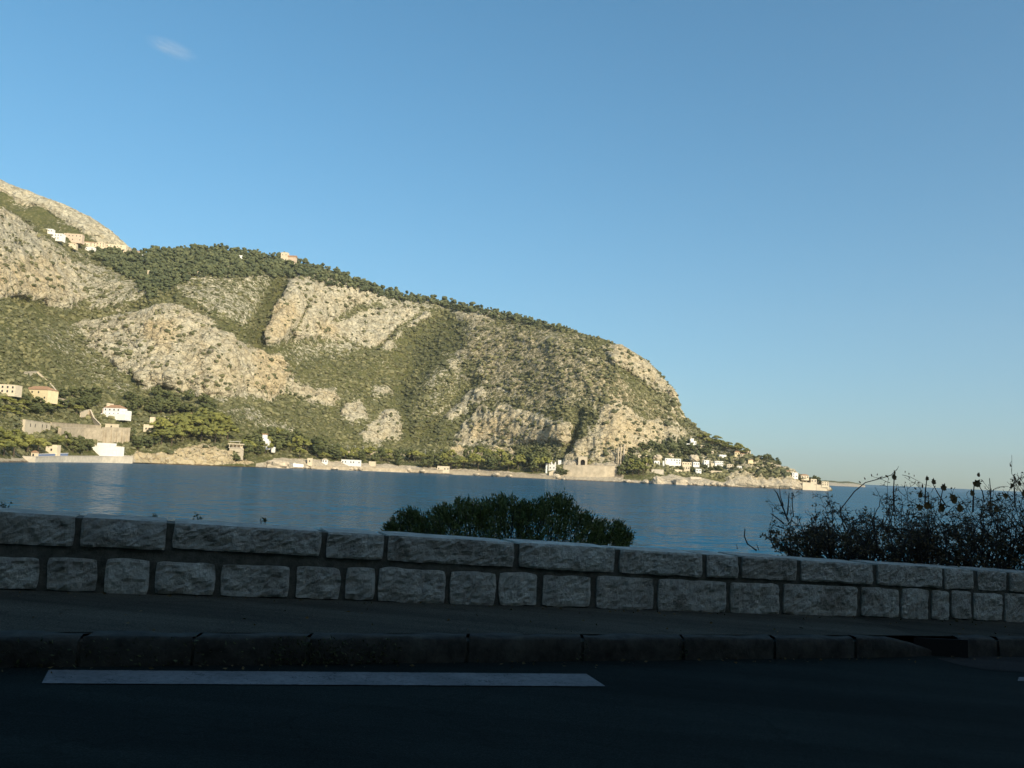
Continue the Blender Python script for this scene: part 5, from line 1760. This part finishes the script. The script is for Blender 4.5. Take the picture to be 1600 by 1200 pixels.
def big_leaf(x, y, size, ang, yaw=0.3, lobed=True):
    d = bdep(x) - .28
    k = d / FPX
    s = size * k * 0.9
    out = [(0, 0), (.30, .10), (.48, .36), (.34, .48), (.40, .72), (.16, .74), (0, 1.05), (-.18, .72), (-.42, .66), (-.32, .44), (-.5, .28), (-.28, .06)] if lobed else [(0, 0), (.2, .2), (.27, .5), (.15, .8), (0, 1.1), (-.15, .8), (-.27, .5), (-.2, .2)]
    m = MB()
    vs_ = [(0, 0.12 * s, .5 * s)]
    for a, b in out:
        vs_.append((a * s, (-.22 * abs(a) + .1 * b * b) * s, b * s))
    nn_ = len(out)
    m.add(vs_, [(0, 1 + i, 1 + (i + 1) % nn_) for i in range(nn_)])
    me_ = m.mesh('leaf', M_DRYLEAF)
    set_attr(me_, 'tone', np.full((len(vs_), 3), bg.uniform(.2, .8)))
    o = obj('leaf', me_, br)
    o.rotation_euler = (bg.uniform(-.3, .3), R(ang), yaw)
    p = at(np.array([float(x)]), np.array([float(y)]), np.array([d]))[0] + inv
    o.location = V3(p)


for a in [(1395, 749, 13, 35), (1398, 742, 8, -10), (1388, 746, 7, -60), (1448, 751, 9, 5), (1458, 757, 12, 15), (1472, 766, 14, 30, .2), (1492, 784, 16, -20, .1), (1488, 786, 12, 40), (1519, 775, 12, 0), (1523, 760, 15, 35, -.3), (1527, 744, 9, 45, .4),
          (1584, 749, 9, 45, .3), (1591, 758, 11, 40), (1582, 762, 10, -40), (1441, 763, 8, -10), (1437, 778, 12, 5), (1446, 795, 16, 20), (1440, 797, 14, -40), (1432, 765, 6, -60), (1498, 800, 16, 10), (1470, 800, 18, -10), (1555, 800, 13, 20), (1549, 792, 12, -20), (1574, 778, 12, -50),
          (1598, 775, 14, 20), (1352, 750, 5, -20), (1362, 745, 5, -10), (1345, 755, 5, -50), (1370, 743, 4, 20), (1420, 742, 4, 0), (1428, 745, 4, 15), (1414, 739, 4, 5)]:
    big_leaf(*a, lobed=a[2] > 8)

# small weeds on the wall top at the left
for x, y, s, lab in [(6, 787, 12, 'flat clump of dry weeds on the wall at the left edge'), (240, 804, 8, 'thin dry sprig on the wall top left of the darker tuft'), (308, 807, 12, 'dark leafy tuft sprouting above the third coping block'),
                     (411, 811, 8, 'small two-leaved sprout above the longest left coping block')]:
    d = wall_depth(x) + .55
    p = at(np.array([float(x)]), np.array([float(y)]), np.array([d]))[0]
    k = d / FPX
    root = tag(empty('weed', V3(p) + Vector((0, 0, -.03))), lab, 'weed')
    m = MB()
    for i in range(5):
        a = bg.uniform(-1, 1)
        m.tube([(a * s * k * .3, 0, -.35), (a * s * k * .6, bg.uniform(-.02, .02), .01), (a * s * k, 0, s * k * bg.uniform(.3, .7))], [.003, .002, .001], 3)
    obj('stem', m.mesh('stem', M_TWIG), root)
    n_ = int(4 + s * 1.4)
    c = np.stack([RNG.normal(0, s * k * .45, n_), RNG.normal(0, .02, n_), np.abs(RNG.normal(.02, s * k * .22, n_))], -1)
    v, f = leaf_set(c, RNG.normal(0, 1, (n_, 3)), RNG.uniform(.02, .04, n_), RNG.uniform(.012, .022, n_))
    me = mesh_np('leaves', v, f, M_WEED)
    set_attr(me, 'tone', np.stack([np.repeat(RNG.uniform(0, .7, n_), 4)] * 3, -1))
    obj('leaves', me, root)

# moss and weeds in the kerb
n_ = 900
xx = np.concatenate([RNG.uniform(430, 625, 500), RNG.uniform(-60, 430, 300), RNG.uniform(900, 920, 40), RNG.uniform(1060, 1075, 30), RNG.uniform(1495, 1510, 30)])
c, dd = [], []
for x in xx:
    X = kx_of(float(x))
    c.append((X, kerbY(X) - .02 + RNG.uniform(-.03, .05), walk_z(X, kerbY(X)) - KH + RNG.uniform(0, 1) ** 1.5 * KH))
    dd.append((RNG.normal(0, .6), -0.6 + RNG.normal(0, .4), RNG.uniform(.1, 1.0)))
v, f = leaf_set(np.array(c), np.array(dd), RNG.uniform(.015, .045, len(c)), RNG.uniform(.006, .016, len(c)))
me = mesh_np('kerb_moss', v, f, M_WEED)
set_attr(me, 'tone', np.stack([np.repeat(RNG.uniform(0, .8, len(c)), 4)] * 3, -1))
tag(obj('kerb_moss', me), 'small dark weeds and moss along the kerb face', 'weeds', kind='stuff')

# dry leaves and grit blown onto the pavement and into the gutter
lr = random.Random(14)
c, dd, zz_ = [], [], []
for k in range(420):
    X = lr.uniform(-6, 11)
    if k % 3 == 0:
        Y, z = kerbY(X) - .03 - abs(lr.gauss(0, .10)), -KH + .008
    elif k % 3 == 1:
        Y, z = WY0 + WK * X - .05 - abs(lr.gauss(0, .12)), .010
    else:
        Y = kerbY(X) + .2 + lr.random() * (WY0 + WK * X - kerbY(X) - .3); z = .010
    c.append((X, Y, walk_z(X, Y) + z))
    dd.append((lr.gauss(0, 1), lr.gauss(0, 1), lr.uniform(0, .25)))
c, dd = np.array(c), np.array(dd)
v, f = leaf_set(c, dd, RNG.uniform(.012, .05, len(c)), RNG.uniform(.010, .03, len(c)))
me = mesh_np('leaf_litter', v, f, M_DRYLEAF)
set_attr(me, 'tone', np.stack([np.repeat(RNG.uniform(0, .6, len(c)), 4)] * 3, -1))
tag(obj('leaf_litter', me), 'scattered dry leaves on the pavement and in the gutter', 'leaves', kind='stuff')

# ------------------------------------------------------------------ sea air
hz = NT('sea_haze')
hz.n.remove(hz.b)
pvn = hz.n.new('ShaderNodeVolumePrincipled')
pvn.inputs['Color'].default_value = (0.86, 0.91, 0.97, 1)
pvn.inputs['Density'].default_value = 4e-5
pvn.inputs['Anisotropy'].default_value = 0.2
hz.l.new(pvn.outputs[0], hz.n['Material Output'].inputs['Volume'])
hb = MB().box(-2600, 3200, -700, 4600, -40, 900)
tag(obj('haze', hb.mesh('haze', hz.m)), 'thin pale sea haze over the bay', 'haze', kind='stuff')

# faint wisp of cloud, upper left
cw = NT('cloud_vapour')
cw.n.remove(cw.b)
cv = cw.n.new('ShaderNodeVolumePrincipled')
cv.inputs['Color'].default_value = (1, 1, 1, 1)
ln_ = cw.n.new('ShaderNodeVectorMath'); ln_.operation = 'LENGTH'
cw.l.new(cw.co, ln_.inputs[0])
fall = cw.math('SUBTRACT', 1.0, ln_.outputs['Value'], clamp=True)
nz = cw.noise(2.1, 4, 0.6, cw.stretch(1.0, 1.0, 2.2))
dn = cw.math('MULTIPLY', cw.math('MULTIPLY', fall, cw.math('SUBTRACT', nz, 0.40, clamp=True)), 0.016)
cw.l.new(dn, cv.inputs['Density'])
cw.l.new(cv.outputs[0], cw.n['Material Output'].inputs['Volume'])
cm = MB()
for i in range(7):
    for j in range(12):
        th, an = math.pi * i / 6, 2 * math.pi * j / 12
        cm.v.append((math.sin(th) * math.cos(an), math.sin(th) * math.sin(an), math.cos(th)))
for i in range(6):
    for j in range(12):
        cm.f.append((i * 12 + j, (i + 1) * 12 + j, (i + 1) * 12 + (j + 1) % 12, i * 12 + (j + 1) % 12))
cl = obj('cloud', cm.mesh('cloud', cw.m), None, V3(at(np.array([268.0]), np.array([76.0]), np.array([6400.0]))[0]))
cl.scale = (230, 150, 60)
cl.rotation_euler = (0, R(16), 0)
tag(cl, 'faint wisp of white cloud high in the upper left sky', 'cloud')
